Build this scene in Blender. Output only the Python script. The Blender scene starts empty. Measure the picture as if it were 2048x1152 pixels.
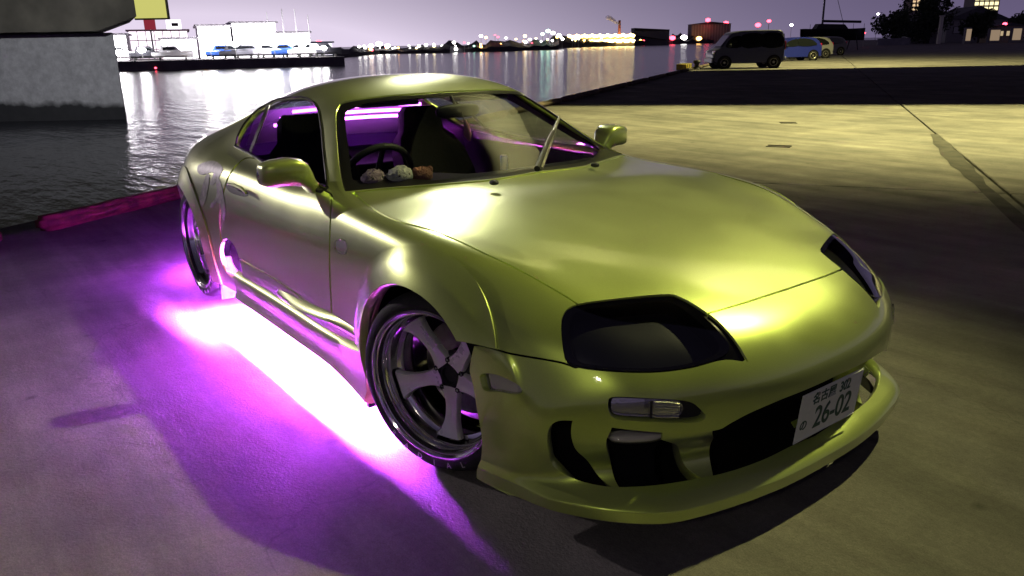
import bpy, bmesh, math, random
import numpy as np
from mathutils import Vector, Matrix, Quaternion

SC = bpy.context.scene
COL = SC.collection
# ------------------------------------------------------------------ camera
# world = the parked car's own frame: +X its nose, +Y its left side, ground at z = 0, front axle at x = 0
CAM = np.array([2.068, -2.070, 1.397])
PITCH, ROLL, FPX = math.radians(17.42), math.radians(-1.02), 1560.0
RGT2 = np.array([0.603, 0.798]); FWD2 = np.array([-0.798, 0.603])
_f = np.array([FWD2[0]*math.cos(PITCH), FWD2[1]*math.cos(PITCH), -math.sin(PITCH)])
_r = np.array([RGT2[0], RGT2[1], 0.0]); _r /= np.linalg.norm(_r); _f /= np.linalg.norm(_f)
_u = np.cross(_r, _f)
CR = math.cos(ROLL)*_r + math.sin(ROLL)*_u
CU = -math.sin(ROLL)*_r + math.cos(ROLL)*_u
CF = _f
cam_data = bpy.data.cameras.new('camera'); cam = bpy.data.objects.new('camera', cam_data); COL.objects.link(cam)
cam_data.sensor_width = 36.0; cam_data.lens = 36.0*FPX/2048.0
cam_data.clip_start = 0.05; cam_data.clip_end = 6000
cam.matrix_world = Matrix(((CR[0], CU[0], -CF[0], CAM[0]), (CR[1], CU[1], -CF[1], CAM[1]), (CR[2], CU[2], -CF[2], CAM[2]), (0, 0, 0, 1)))
SC.camera = cam

def proj(X):
    d = np.asarray(X, float) - CAM
    z = d @ CF
    z = np.where(np.abs(z) < 1e-6, 1e-6, z)
    return np.stack([1024 + FPX*(d @ CR)/z, 576 - FPX*(d @ CU)/z], -1)
def on_plane(px, n, k):                      # photo pixel -> point where its sight line meets the plane n.X = k
    d = CF*FPX + CR*(px[0]-1024) - CU*(px[1]-576)
    n = np.array(n, float)
    return CAM + (k - n @ CAM)/(n @ d)*d
def ground(px, z=0.0): return on_plane(px, (0, 0, 1), z)
def vw(right, fwd, z=0.0):                   # metres to the right of / ahead of the photographer
    p = CAM[:2] + right*RGT2 + fwd*FWD2
    return np.array([p[0], p[1], z])
# ------------------------------------------------------------------ night sky, lit by the town
w = bpy.data.worlds.new('World'); SC.world = w; w.use_nodes = True
def build_world():
    n = w.node_tree.nodes; l = w.node_tree.links; n.clear()
    out = n.new('ShaderNodeOutputWorld'); bg = n.new('ShaderNodeBackground'); l.new(bg.outputs[0], out.inputs[0])
    tc = n.new('ShaderNodeTexCoord'); nm = n.new('ShaderNodeVectorMath'); nm.operation = 'NORMALIZE'; l.new(tc.outputs['Generated'], nm.inputs[0])
    sep = n.new('ShaderNodeSeparateXYZ'); l.new(nm.outputs[0], sep.inputs[0])
    def m(op, a, b=None, c=None, clamp=False):
        x = n.new('ShaderNodeMath'); x.operation = op; x.use_clamp = clamp
        for i, v in enumerate((a, b, c)):
            if v is None: continue
            if isinstance(v, (int, float)): x.inputs[i].default_value = v
            else: l.new(v, x.inputs[i])
        return x.outputs[0]
    up = m('MAXIMUM', sep.outputs[2], 0.0)
    low = m('POWER', 2.718, m('MULTIPLY', up, -3.6))             # brightest at the horizon
    gd = ground((420, 300), -1.8) - CAM; gd[2] = 0; gd /= np.linalg.norm(gd)
    dt = n.new('ShaderNodeVectorMath'); dt.operation = 'DOT_PRODUCT'; l.new(nm.outputs[0], dt.inputs[0]); dt.inputs[1].default_value = tuple(gd)
    az = m('POWER', m('MAXIMUM', dt.outputs['Value'], 0.0), 9.0)  # wide glow over the lit harbour
    glow = m('MULTIPLY', az, m('POWER', 2.718, m('MULTIPLY', up, -9.0)))
    glow = m('ADD', glow, m('MULTIPLY', m('MULTIPLY', m('POWER', m('MAXIMUM', dt.outputs['Value'], 0.0), 40.0), m('POWER', 2.718, m('MULTIPLY', up, -22.0))), .7))
    clo = n.new('ShaderNodeTexNoise'); clo.inputs['Scale'].default_value = 2.2; clo.inputs['Detail'].default_value = 5; l.new(nm.outputs[0], clo.inputs['Vector'])
    cv = m('MULTIPLY_ADD', clo.outputs[0], .25, .875)
    mix = n.new('ShaderNodeMix'); mix.data_type = 'RGBA'; mix.inputs[6].default_value = (.016, .013, .026, 1); mix.inputs[7].default_value = (.135, .108, .205, 1); l.new(low, mix.inputs[0])
    add = n.new('ShaderNodeMix'); add.data_type = 'RGBA'; add.blend_type = 'ADD'; add.inputs[7].default_value = (.66, .58, .66, 1); l.new(glow, add.inputs[0]); l.new(mix.outputs[2], add.inputs[6])
    mul = n.new('ShaderNodeMix'); mul.data_type = 'RGBA'; mul.blend_type = 'MULTIPLY'; mul.inputs[0].default_value = 1; l.new(add.outputs[2], mul.inputs[6]); l.new(cv, mul.inputs[7])
    l.new(mul.outputs[2], bg.inputs[0]); bg.inputs[1].default_value = 1.0
build_world()
SC.view_settings.view_transform = 'Standard'; SC.view_settings.look = 'None'; SC.view_settings.exposure = 0; SC.view_settings.gamma = 1
SC.render.engine = 'CYCLES'
SC.cycles.use_denoising = True
SC.cycles.max_bounces = 8; SC.cycles.glossy_bounces = 4; SC.cycles.transparent_max_bounces = 16; SC.cycles.transmission_bounces = 6; SC.cycles.diffuse_bounces = 3
SC.cycles.sample_clamp_indirect = 200; SC.cycles.caustics_reflective = False; SC.cycles.caustics_refractive = False
# positions of the two yard lamps and the quay floodlight (their fixtures are built with the viaduct below)
LAMP_A = vw(6.5, 9.5, 10.6); LAMP_B = vw(18.0, 43.0, 11.0); LAMP_C = np.array([-15.5, -7.5, 5.6])
LAMP_A2 = vw(2.0, 10.4, 10.6); LAMP_G = vw(-1.3, 17.0, 6.6); FILL_LAMP_F = vw(-4.5, -9.0, 7.5); LAMP_D = vw(7.3, 6.1, 10.4); FILL_LAMP_E = vw(-14, 18, 6.0)  # the E and F positions serve added fill lights
# ------------------------------------------------------------------ helpers
def link(o, parent=None):
    COL.objects.link(o)
    if parent is not None: o.parent = parent
    return o
def tag(o, label=None, cat=None, group=None, kind=None):
    if label: o['label'] = label
    if cat: o['category'] = cat
    if group: o['group'] = group
    if kind: o['kind'] = kind
    return o
def empty(name, loc=(0, 0, 0), rz=0.0):
    o = bpy.data.objects.new(name, None); o.empty_display_size = 0.2
    o.location = loc; o.rotation_euler = (0, 0, rz)
    return link(o)
def mesh_obj(name, V, F, mat, parent=None, smooth=True, normals=None, autosmooth=None):
    me = bpy.data.meshes.new(name)
    me.from_pydata([tuple(map(float, v)) for v in V], [], [tuple(map(int, f)) for f in F])
    if mat is not None: me.materials.append(mat)
    if smooth: me.polygons.foreach_set('use_smooth', [True]*len(me.polygons))
    if autosmooth is not None:
        me.set_sharp_from_angle(angle=math.radians(autosmooth))
    if normals is not None:
        me.normals_split_custom_set_from_vertices([tuple(n) for n in normals])
    me.update()
    o = bpy.data.objects.new(name, me)
    return link(o, parent)
class MB:
    """collects shapes for one mesh"""
    def __init__(s): s.V = []; s.F = []
    def add(s, V, F):
        b = len(s.V); s.V += [tuple(map(float, v)) for v in V]; s.F += [tuple(int(i)+b for i in f) for f in F]; return s
    def box(s, c, d, rz=0.0, M=None):
        x, y, z = d[0]/2, d[1]/2, d[2]/2
        V = [(sx*x, sy*y, sz*z) for sz in (-1, 1) for sy in (-1, 1) for sx in (-1, 1)]
        ca, sa = math.cos(rz), math.sin(rz)
        if M is not None: V = [tuple(M @ Vector(v)) for v in V]
        V = [(c[0]+v[0]*ca-v[1]*sa, c[1]+v[0]*sa+v[1]*ca, c[2]+v[2]) for v in V]
        return s.add(V, [(0, 2, 3, 1), (4, 5, 7, 6), (0, 1, 5, 4), (2, 6, 7, 3), (0, 4, 6, 2), (1, 3, 7, 5)])
    def tube(s, pts, r, n=10, cap=True):
        P = [Vector(p) for p in pts]; rr = r if hasattr(r, '__len__') else [r]*len(P)
        rings = []; up = None
        for i, p in enumerate(P):
            t = (P[min(i+1, len(P)-1)] - P[max(i-1, 0)]).normalized()
            if up is None:
                up = Vector((0, 0, 1)) if abs(t.z) < .9 else Vector((1, 0, 0))
            a = (up - t*up.dot(t)).normalized(); up = a; b = t.cross(a)
            rings.append([p + (a*math.cos(2*math.pi*k/n) + b*math.sin(2*math.pi*k/n))*rr[i] for k in range(n)])
        V = [v for g in rings for v in g]
        F = [(i*n+k, i*n+(k+1) % n, (i+1)*n+(k+1) % n, (i+1)*n+k) for i in range(len(P)-1) for k in range(n)]
        if cap: F += [tuple(range(n-1, -1, -1)), tuple((len(P)-1)*n+k for k in range(n))]
        return s.add(V, F)
    def lathe(s, prof, n=48, M=None, close=False):
        """profile of (radius, axial) turned about the local Y axis"""
        V = []; F = []; m = len(prof)
        for k in range(n):
            a = 2*math.pi*k/n
            for r, y in prof:
                v = Vector((r*math.cos(a), y, r*math.sin(a))); V.append(M @ v if M is not None else v)
        for k in range(n):
            k2 = (k+1) % n
            for i in range(m if close else m-1):
                j = (i+1) % m
                F.append((k*m+i, k*m+j, k2*m+j, k2*m+i))
        return s.add(V, F)
    def grid(s, G, closed_u=False, closed_v=False):
        G = np.asarray(G, float); nu, nv = G.shape[:2]
        F = []
        for i in range(nu if closed_u else nu-1):
            for j in range(nv if closed_v else nv-1):
                i2, j2 = (i+1) % nu, (j+1) % nv
                F.append((i*nv+j, i2*nv+j, i2*nv+j2, i*nv+j2))
        return s.add(G.reshape(-1, 3), F)
    def prism(s, poly, fn0, fn1):
        """polygon between two mapped copies"""
        n = len(poly)
        V = [fn0(*p) for p in poly] + [fn1(*p) for p in poly]
        F = [tuple(range(n)), tuple(range(2*n-1, n-1, -1))] + [(i, n+i, n+(i+1) % n, (i+1) % n) for i in range(n)]
        return s.add(V, F)
    def ell(s, c, r, nu=20, nv=12, e=1.0, M=None):
        G = []
        for i in range(nv+1):
            t = -math.pi/2 + math.pi*i/nv; row = []
            for k in range(nu):
                a = 2*math.pi*k/nu
                f = lambda x: math.copysign(abs(x)**e, x)
                v = Vector((r[0]*f(math.cos(t))*f(math.cos(a)), r[1]*f(math.cos(t))*f(math.sin(a)), r[2]*f(math.sin(t))))
                if M is not None: v = M @ v
                row.append((c[0]+v.x, c[1]+v.y, c[2]+v.z))
            G.append(row)
        return s.grid(G, closed_v=True)
    def build(s, name, mat, parent=None, smooth=True, angle=35, bevel=0.0):
        o = mesh_obj(name, s.V, s.F, mat, parent, smooth, autosmooth=angle if smooth else None)
        if bevel:
            m = o.modifiers.new('bevel', 'BEVEL'); m.width = bevel; m.segments = 2; m.limit_method = 'ANGLE'; m.angle_limit = math.radians(40)
        return o

# ------------------------------------------------------------------ materials
def new_mat(name):
    m = bpy.data.materials.new(name); m.use_nodes = True
    n = m.node_tree.nodes; n.clear()
    out = n.new('ShaderNodeOutputMaterial')
    return m, n, m.node_tree.links, out
def pbr(name, col, rough=.5, metal=0.0, coat=0.0, spec=.5, noise=0.0, nscale=8.0, bump=0.0, bscale=60.0, emit=None, estr=0.0, alpha=1.0, trans=0.0, rvar=0.0):
    m, n, l, out = new_mat(name)
    b = n.new('ShaderNodeBsdfPrincipled'); l.new(b.outputs[0], out.inputs[0])
    b.inputs['Base Color'].default_value = (*col, 1); b.inputs['Roughness'].default_value = rough
    b.inputs['Metallic'].default_value = metal; b.inputs['Coat Weight'].default_value = coat; b.inputs['Coat Roughness'].default_value = .04
    b.inputs['Specular IOR Level'].default_value = spec; b.inputs['Alpha'].default_value = alpha; b.inputs['Transmission Weight'].default_value = trans
    if emit is not None:
        b.inputs['Emission Color'].default_value = (*emit, 1); b.inputs['Emission Strength'].default_value = estr
    if noise or bump or rvar:
        tc = n.new('ShaderNodeTexCoord')
    if noise or rvar:
        t = n.new('ShaderNodeTexNoise'); t.inputs['Scale'].default_value = nscale; t.inputs['Detail'].default_value = 6; l.new(tc.outputs['Object'], t.inputs['Vector'])
    if noise:
        r = n.new('ShaderNodeMapRange'); r.inputs[1].default_value = .3; r.inputs[2].default_value = .7; r.inputs[3].default_value = 1-noise; r.inputs[4].default_value = 1+noise
        l.new(t.outputs[0], r.inputs[0])
        mx = n.new('ShaderNodeMix'); mx.data_type = 'RGBA'; mx.blend_type = 'MULTIPLY'; mx.inputs[0].default_value = 1
        mx.inputs[6].default_value = (*col, 1); l.new(r.outputs[0], mx.inputs[7]); l.new(mx.outputs[2], b.inputs['Base Color'])
    if rvar:
        r = n.new('ShaderNodeMapRange'); r.inputs[1].default_value = .3; r.inputs[2].default_value = .7; r.inputs[3].default_value = max(0, rough-rvar); r.inputs[4].default_value = min(1, rough+rvar)
        l.new(t.outputs[0], r.inputs[0]); l.new(r.outputs[0], b.inputs['Roughness'])
    if bump:
        t2 = n.new('ShaderNodeTexNoise'); t2.inputs['Scale'].default_value = bscale; t2.inputs['Detail'].default_value = 4; l.new(tc.outputs['Object'], t2.inputs['Vector'])
        bp = n.new('ShaderNodeBump'); bp.inputs['Strength'].default_value = bump; bp.inputs['Distance'].default_value = .01
        l.new(t2.outputs[0], bp.inputs['Height']); l.new(bp.outputs[0], b.inputs['Normal'])
    return m
def emis(name, col, s):
    m, n, l, out = new_mat(name)
    e = n.new('ShaderNodeEmission'); e.inputs[0].default_value = (*col, 1); e.inputs[1].default_value = s
    l.new(e.outputs[0], out.inputs[0]); return m
def glass_mat(name, tint, gloss=.12, rough=0.0):
    """thin pane: tinted see-through plus mirror reflection rising at grazing angles"""
    m, n, l, out = new_mat(name)
    t = n.new('ShaderNodeBsdfTransparent'); t.inputs[0].default_value = (*tint, 1)
    g = n.new('ShaderNodeBsdfGlossy'); g.inputs['Roughness'].default_value = rough; g.inputs[0].default_value = (1, 1, 1, 1)
    f = n.new('ShaderNodeFresnel')
    ge = n.new('ShaderNodeNewGeometry'); io = n.new('ShaderNodeMapRange'); io.inputs[3].default_value = 1.5; io.inputs[4].default_value = 1/1.5   # same pane seen from inside
    l.new(ge.outputs['Backfacing'], io.inputs[0]); l.new(io.outputs[0], f.inputs[0])
    mp = n.new('ShaderNodeMath'); mp.operation = 'MULTIPLY_ADD'; mp.inputs[1].default_value = 1.0; mp.inputs[2].default_value = gloss-.04; mp.use_clamp = True
    mx = n.new('ShaderNodeMixShader'); l.new(f.outputs[0], mp.inputs[0]); l.new(mp.outputs[0], mx.inputs[0])
    l.new(t.outputs[0], mx.inputs[1]); l.new(g.outputs[0], mx.inputs[2]); l.new(mx.outputs[0], out.inputs[0])
    return m
M = {}
def paint_mat():
    m, n, l, out = new_mat('lime_gold_paint')
    b = n.new('ShaderNodeBsdfPrincipled'); l.new(b.outputs[0], out.inputs[0])
    tc = n.new('ShaderNodeTexCoord')
    fl = n.new('ShaderNodeTexNoise'); fl.inputs['Scale'].default_value = 900; fl.inputs['Detail'].default_value = 2; l.new(tc.outputs['Object'], fl.inputs['Vector'])
    dirt = n.new('ShaderNodeTexNoise'); dirt.inputs['Scale'].default_value = 5; dirt.inputs['Detail'].default_value = 7; l.new(tc.outputs['Object'], dirt.inputs['Vector'])
    lw = n.new('ShaderNodeLayerWeight'); lw.inputs[0].default_value = .35
    cr = n.new('ShaderNodeMix'); cr.data_type = 'RGBA'; cr.inputs[6].default_value = (.58, .74, .11, 1); cr.inputs[7].default_value = (.55, .55, .48, 1)
    l.new(lw.outputs['Facing'], cr.inputs[0])
    fm = n.new('ShaderNodeMapRange'); fm.inputs[1].default_value = .25; fm.inputs[2].default_value = .75; fm.inputs[3].default_value = .82; fm.inputs[4].default_value = 1.12; l.new(fl.outputs[0], fm.inputs[0])
    mx = n.new('ShaderNodeMix'); mx.data_type = 'RGBA'; mx.blend_type = 'MULTIPLY'; mx.inputs[0].default_value = 1
    l.new(cr.outputs[2], mx.inputs[6]); l.new(fm.outputs[0], mx.inputs[7]); l.new(mx.outputs[2], b.inputs['Base Color'])
    b.inputs['Metallic'].default_value = .66
    rr = n.new('ShaderNodeMapRange'); rr.inputs[1].default_value = .3; rr.inputs[2].default_value = .7; rr.inputs[3].default_value = .28; rr.inputs[4].default_value = .36; l.new(dirt.outputs[0], rr.inputs[0]); l.new(rr.outputs[0], b.inputs['Roughness'])
    b.inputs['Coat Weight'].default_value = 1.0
    r2 = n.new('ShaderNodeMapRange'); r2.inputs[1].default_value = .35; r2.inputs[2].default_value = .75; r2.inputs[3].default_value = .02; r2.inputs[4].default_value = .07; l.new(dirt.outputs[0], r2.inputs[0]); l.new(r2.outputs[0], b.inputs['Coat Roughness'])
    bp = n.new('ShaderNodeBump'); bp.inputs['Strength'].default_value = .03; bp.inputs['Distance'].default_value = .002
    o2 = n.new('ShaderNodeTexNoise'); o2.inputs['Scale'].default_value = 260; l.new(tc.outputs['Object'], o2.inputs['Vector'])
    l.new(o2.outputs[0], bp.inputs['Height']); l.new(bp.outputs[0], b.inputs['Coat Normal'])
    return m
M['paint'] = paint_mat()
M['black'] = pbr('black_plastic', (.012, .012, .014), .55)
M['liner'] = pbr('dark_liner', (.006, .006, .007), .9, spec=.1)
M['rubber'] = pbr('tyre_rubber', (.018, .018, .019), .75, bump=.25, bscale=150, noise=.25, nscale=20)
M['chrome'] = pbr('polished_alloy', (.75, .74, .73), .13, 1.0, noise=.05, nscale=12, rvar=.04)
M['alloy'] = pbr('satin_alloy', (.86, .84, .83), .30, .35, noise=.06, nscale=12, rvar=.05)
M['steel'] = pbr('brake_steel', (.30, .29, .28), .35, 1.0, noise=.2, nscale=40)
M['screen'] = glass_mat('windscreen_glass', (.74, .78, .80), .06)
M['tint'] = glass_mat('side_glass', (.46, .48, .53), .08)
M['lamp_dark'] = glass_mat('smoked_lamp_cover', (.62, .63, .68), .08)
M['lamp_clear'] = glass_mat('clear_lamp_lens', (.92, .92, .90), .10, .05)
M['reflector'] = pbr('lamp_reflector', (.75, .75, .73), .22, 1.0, bump=.2, bscale=120)
M['bucket'] = pbr('lamp_bucket', (.014, .015, .019), .3, 0.0)
M['decal'] = pbr('faded_white_decal', (.42, .42, .36), .45, noise=.35, nscale=30)
M['cloth'] = pbr('dark_seat_cloth', (.010, .010, .012), .9, noise=.3, nscale=60, bump=.2, bscale=200)
M['dash'] = pbr('dashboard_vinyl', (.014, .014, .017), .6, bump=.15, bscale=300)
M['led'] = emis('violet_light_tube', (.72, .12, 1.0), 22.0)
M['ledw'] = emis('underglow_tube', (.52, .06, 1.0), 70000.0)
M['leds'] = emis('violet_strip', (.48, .045, 1.0), 1800.0)
M['plate'] = pbr('plate_enamel', (.72, .74, .70), .4, noise=.06, nscale=30)
M['plate_ink'] = pbr('plate_green_ink', (.02, .075, .05), .5)
M['pillar'] = pbr('black_pillar_trim', (.01, .01, .012), .3)
M['tyre_letter'] = pbr('tyre_letter_paint', (.40, .40, .42), .7)
M['gloss_black'] = pbr('gloss_black_trim', (.004, .004, .005), .12, spec=.4)
M['frosted'] = pbr('frosted_lamp', (.66, .63, .58), .25, coat=1.0, bump=.3, bscale=220)
# ------------------------------------------------------------------ setting: apron, quay, water
QA = np.array([-.53, .848]); QA /= np.linalg.norm(QA); QB = np.array([QA[1], -QA[0]])   # along the quay, and inland
QO = np.array([-.82, 5.86]); B_EDGE = -7.75
QROT = math.atan2(QB[1], QB[0])
def q2w(a, b, z=0.0): p = QO + a*QA + b*QB; return np.array([p[0], p[1], z])
def concrete(name, base, tint, streak=True):
    m, n, l, out = new_mat(name)
    b = n.new('ShaderNodeBsdfPrincipled'); l.new(b.outputs[0], out.inputs[0])
    geo = n.new('ShaderNodeNewGeometry')
    def noise(scale, det=6, vec=None, rough=.6):
        t = n.new('ShaderNodeTexNoise'); t.inputs['Scale'].default_value = scale; t.inputs['Detail'].default_value = det; t.inputs['Roughness'].default_value = rough
        l.new(vec if vec else geo.outputs['Position'], t.inputs['Vector']); return t.outputs[0]
    def rng(v, a, c, lo, hi):
        r = n.new('ShaderNodeMapRange'); r.inputs[1].default_value = a; r.inputs[2].default_value = c; r.inputs[3].default_value = lo; r.inputs[4].default_value = hi; l.new(v, r.inputs[0]); return r.outputs[0]
    def mul(a, c):
        x = n.new('ShaderNodeMath'); x.operation = 'MULTIPLY'; l.new(a, x.inputs[0]); l.new(c, x.inputs[1]); return x.outputs[0]
    v = rng(noise(.45, 8), .3, .72, .62, 1.18)
    v = mul(v, rng(noise(3.2, 8), .3, .7, .80, 1.15))
    v = mul(v, rng(noise(45, 4), .25, .75, .82, 1.15))
    v = mul(v, rng(noise(190, 2), .3, .7, .80, 1.16))
    # rubber tracks and broom marks drawn out along one direction
    mp = n.new('ShaderNodeMapping'); mp.inputs['Rotation'].default_value = (0, 0, -math.radians(128)); mp.inputs['Scale'].default_value = (.22, 3.2, 1); l.new(geo.outputs['Position'], mp.inputs['Vector'])
    v = mul(v, rng(noise(1.1, 5, mp.outputs[0]), .42, .62,   .72 if streak else .9, 1.05))
    sp = n.new('ShaderNodeTexVoronoi'); sp.inputs['Scale'].default_value = 2.3; l.new(geo.outputs['Position'], sp.inputs['Vector'])
    v = mul(v, rng(sp.outputs['Distance'], .02, .07, .45, 1.0))
    # hairline cracks
    wob = n.new('ShaderNodeTexNoise'); wob.inputs['Scale'].default_value = 1.6; wob.inputs['Detail'].default_value = 6; l.new(geo.outputs['Position'], wob.inputs['Vector'])
    wa = n.new('ShaderNodeVectorMath'); wa.operation = 'MULTIPLY_ADD'; wa.inputs[1].default_value = (1.1, 1.1, 0); l.new(wob.outputs['Color'], wa.inputs[0]); l.new(geo.outputs['Position'], wa.inputs[2])
    ck = n.new('ShaderNodeTexVoronoi'); ck.feature = 'DISTANCE_TO_EDGE'; ck.inputs['Scale'].default_value = .42; l.new(wa.outputs[0], ck.inputs['Vector'])
    v = mul(v, rng(ck.outputs['Distance'], .0005, .003, .78, 1.0))
    v = mul(v, rng(noise(520, 1), .35, .7, .78, 1.12))
    mx = n.new('ShaderNodeMix'); mx.data_type = 'RGBA'; mx.inputs[6].default_value = (*base, 1); mx.inputs[7].default_value = (*tint, 1); l.new(rng(noise(.9, 5), .35, .65, 0, 1), mx.inputs[0])
    m2 = n.new('ShaderNodeMix'); m2.data_type = 'RGBA'; m2.blend_type = 'MULTIPLY'; m2.inputs[0].default_value = 1; l.new(mx.outputs[2], m2.inputs[6]); l.new(v, m2.inputs[7])
    l.new(m2.outputs[2], b.inputs['Base Color'])
    l.new(rng(noise(1.7, 5), .3, .7, .60, .92), b.inputs['Roughness']); b.inputs['Specular IOR Level'].default_value = .3
    bp = n.new('ShaderNodeBump'); bp.inputs['Strength'].default_value = .55; bp.inputs['Distance'].default_value = .006
    hh = n.new('ShaderNodeMath'); hh.operation = 'ADD'; l.new(noise(95, 4), hh.inputs[0]); l.new(noise(14, 5), hh.inputs[1]); l.new(hh.outputs[0], bp.inputs['Height']); l.new(bp.outputs[0], b.inputs['Normal'])
    return m
M['apron'] = concrete('worn_concrete', (.17, .162, .150), (.215, .20, .178))
M['joint'] = pbr('joint_dirt', (.028, .026, .022), .95, noise=.4, nscale=3)
M['quaywall'] = pbr('wet_quay_concrete', (.085, .08, .085), .7, noise=.4, nscale=1.2, bump=.4, bscale=4)
# base sheet under the slabs, running inland to the horizon
mb = MB(); A0, A1, B1 = -60, 420, 700
mb.add([q2w(A0, B_EDGE, -.03), q2w(A0, B1, -.03), q2w(A1, B1, -.03), q2w(A1, B_EDGE, -.03)], [(0, 1, 2, 3)])
ground_sheet = tag(mb.build('apron', M['joint'], smooth=False), kind='structure')
GAP = .017
slab_mesh = {}
def slab(a0, a1, b0, b1):
    key = (round(a1-a0, 2), round(b1-b0, 2))
    if key not in slab_mesh:
        L, Wd = a1-a0, b1-b0
        bm = bmesh.new(); bmesh.ops.create_cube(bm, size=1)
        for v in bm.verts: v.co = Vector((v.co.x*(Wd-2*GAP), v.co.y*(L-2*GAP), v.co.z*.06-.03))
        bmesh.ops.bevel(bm, geom=[e for e in bm.edges if e.verts[0].co.z > -.03 and e.verts[1].co.z > -.03], offset=.008, segments=1, affect='EDGES')
        me = bpy.data.meshes.new('slab'); bm.to_mesh(me); bm.free(); me.materials.append(M['apron']); slab_mesh[key] = me
    o = bpy.data.objects.new('slab', slab_mesh[key]); link(o, ground_sheet)
    c = q2w((a0+a1)/2, (b0+b1)/2); o.location = (c[0], c[1], 0); o.rotation_euler = (0, 0, QROT)
bs = [B_EDGE+.02, 0, 7.5, 15, 22.5, 30, 40, 60]; As = [-22, -11, 0, 11, 22, 33, 44, 55, 70, 90]
for i in range(len(As)-1):
    for j in range(len(bs)-1): slab(As[i], As[i+1], bs[j], bs[j+1])
mb = MB(); mb.add([q2w(90.02, B_EDGE+.02, -.004), q2w(90.02, B1, -.004), q2w(A1, B1, -.004), q2w(A1, B_EDGE+.02, -.004)], [(0, 1, 2, 3)])
mb.add([q2w(A0, 60.02, -.004), q2w(A0, B1, -.004), q2w(90, B1, -.004), q2w(90, 60.02, -.004)], [(0, 1, 2, 3)])
tag(mb.build('yard_ground', M['apron'], smooth=False), kind='structure')
mb = MB(); c = q2w(180, B_EDGE-.2, -1.62); mb.box(c, (.44, 480, 3.16), QROT)
tag(mb.build('quay_wall', M['quaywall'], smooth=False), kind='structure')
# dark repair strip along the joint
m_patch = pbr('bitumen_patch', (.035, .033, .028), .85, noise=.6, nscale=5, bump=.4, bscale=40)
def strip(pxs, name='joint_filler'):
    mb = MB(); L, R = [], []
    for (x, y, wd) in pxs:
        g = ground((x, y), .004); L.append(g[:2]-QB*wd/2); R.append(g[:2]+QB*wd/2)
    n = len(L); mb.add([(*p, .004) for p in L]+[(*p, .004) for p in R], [(i, n+i, n+i+1, i+1) for i in range(n-1)])
    o = mb.build(name, m_patch, ground_sheet, smooth=False); return o
strip([(1868, 268, .10), (1876, 279, .13), (1884, 288, .22), (1892, 297, .17), (1902, 309, .24), (1914, 322, .19), (1924, 332, .23), (1935, 342, .15), (1947, 354, .17), (1960, 368, .10), (1990, 395, .13), (2048, 447, .15), (2200, 570, .15)])
# paired drain slots
m_slot = pbr('rusty_drain', (.03, .027, .022), .8, noise=.4, nscale=30)
for px0, px1 in (((1560, 246), (1593, 246)), ((1534, 292), (1582, 294))):
    p0, p1 = ground(px0), ground(px1); e = empty('drain_grate', tuple((p0+p1)/2)); d = (p1-p0); L = np.linalg.norm(d); d /= L; nrm = np.array([-d[1], d[0], 0])
    for k, off_ in enumerate((-.07, .07)):
        c = nrm*off_
        b_ = MB().box((c[0], c[1], .003), (L, .045, .014), math.atan2(d[1], d[0])).build('bar', m_slot, e, smooth=False)
    MB().box((0, 0, -.002), (L*.98, .11, .008), math.atan2(d[1], d[0])).build('channel', M['joint'], e, smooth=False)
    tag(e, 'short drain grate of two dark bars, ' + ('close to the shadow under the viaduct' if px0[0] == 1560 else 'nearer the green car wing'), 'drain', 'drain grates set in the apron')
# water
def water_mat():
    m, n, l, out = new_mat('harbour_water')
    b = n.new('ShaderNodeBsdfPrincipled'); l.new(b.outputs[0], out.inputs[0])
    b.inputs['Base Color'].default_value = (.010, .011, .018, 1); b.inputs['Roughness'].default_value = .17; b.inputs['IOR'].default_value = 1.33
    geo = n.new('ShaderNodeNewGeometry')
    mp = n.new('ShaderNodeMapping'); mp.inputs['Rotation'].default_value = (0, 0, -math.atan2(RGT2[1], RGT2[0])); mp.inputs['Scale'].default_value = (.30, 1.0, 1); l.new(geo.outputs['Position'], mp.inputs['Vector'])
    t = n.new('ShaderNodeTexNoise'); t.inputs['Scale'].default_value = 1.5; t.inputs['Detail'].default_value = 4; l.new(mp.outputs[0], t.inputs['Vector'])
    t2 = n.new('ShaderNodeTexNoise'); t2.inputs['Scale'].default_value = 5.5; t2.inputs['Detail'].default_value = 3; l.new(mp.outputs[0], t2.inputs['Vector'])
    ad = n.new('ShaderNodeMath'); ad.operation = 'MULTIPLY_ADD'; ad.inputs[1].default_value = .35; l.new(t2.outputs[0], ad.inputs[0]); l.new(t.outputs[0], ad.inputs[2])
    bp = n.new('ShaderNodeBump'); bp.inputs['Strength'].default_value = .8; bp.inputs['Distance'].default_value = .10; l.new(ad.outputs[0], bp.inputs['Height']); l.new(bp.outputs[0], b.inputs['Normal'])
    return m
WZ = -1.8
mb = MB(); c = vw(0, 0); S_ = 3500
mb.add([(c[0]-S_, c[1]-S_, WZ), (c[0]+S_, c[1]-S_, WZ), (c[0]+S_, c[1]+S_, WZ), (c[0]-S_, c[1]+S_, WZ)], [(0, 1, 2, 3)])
tag(mb.build('water', water_mat(), smooth=False), kind='structure')
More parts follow.
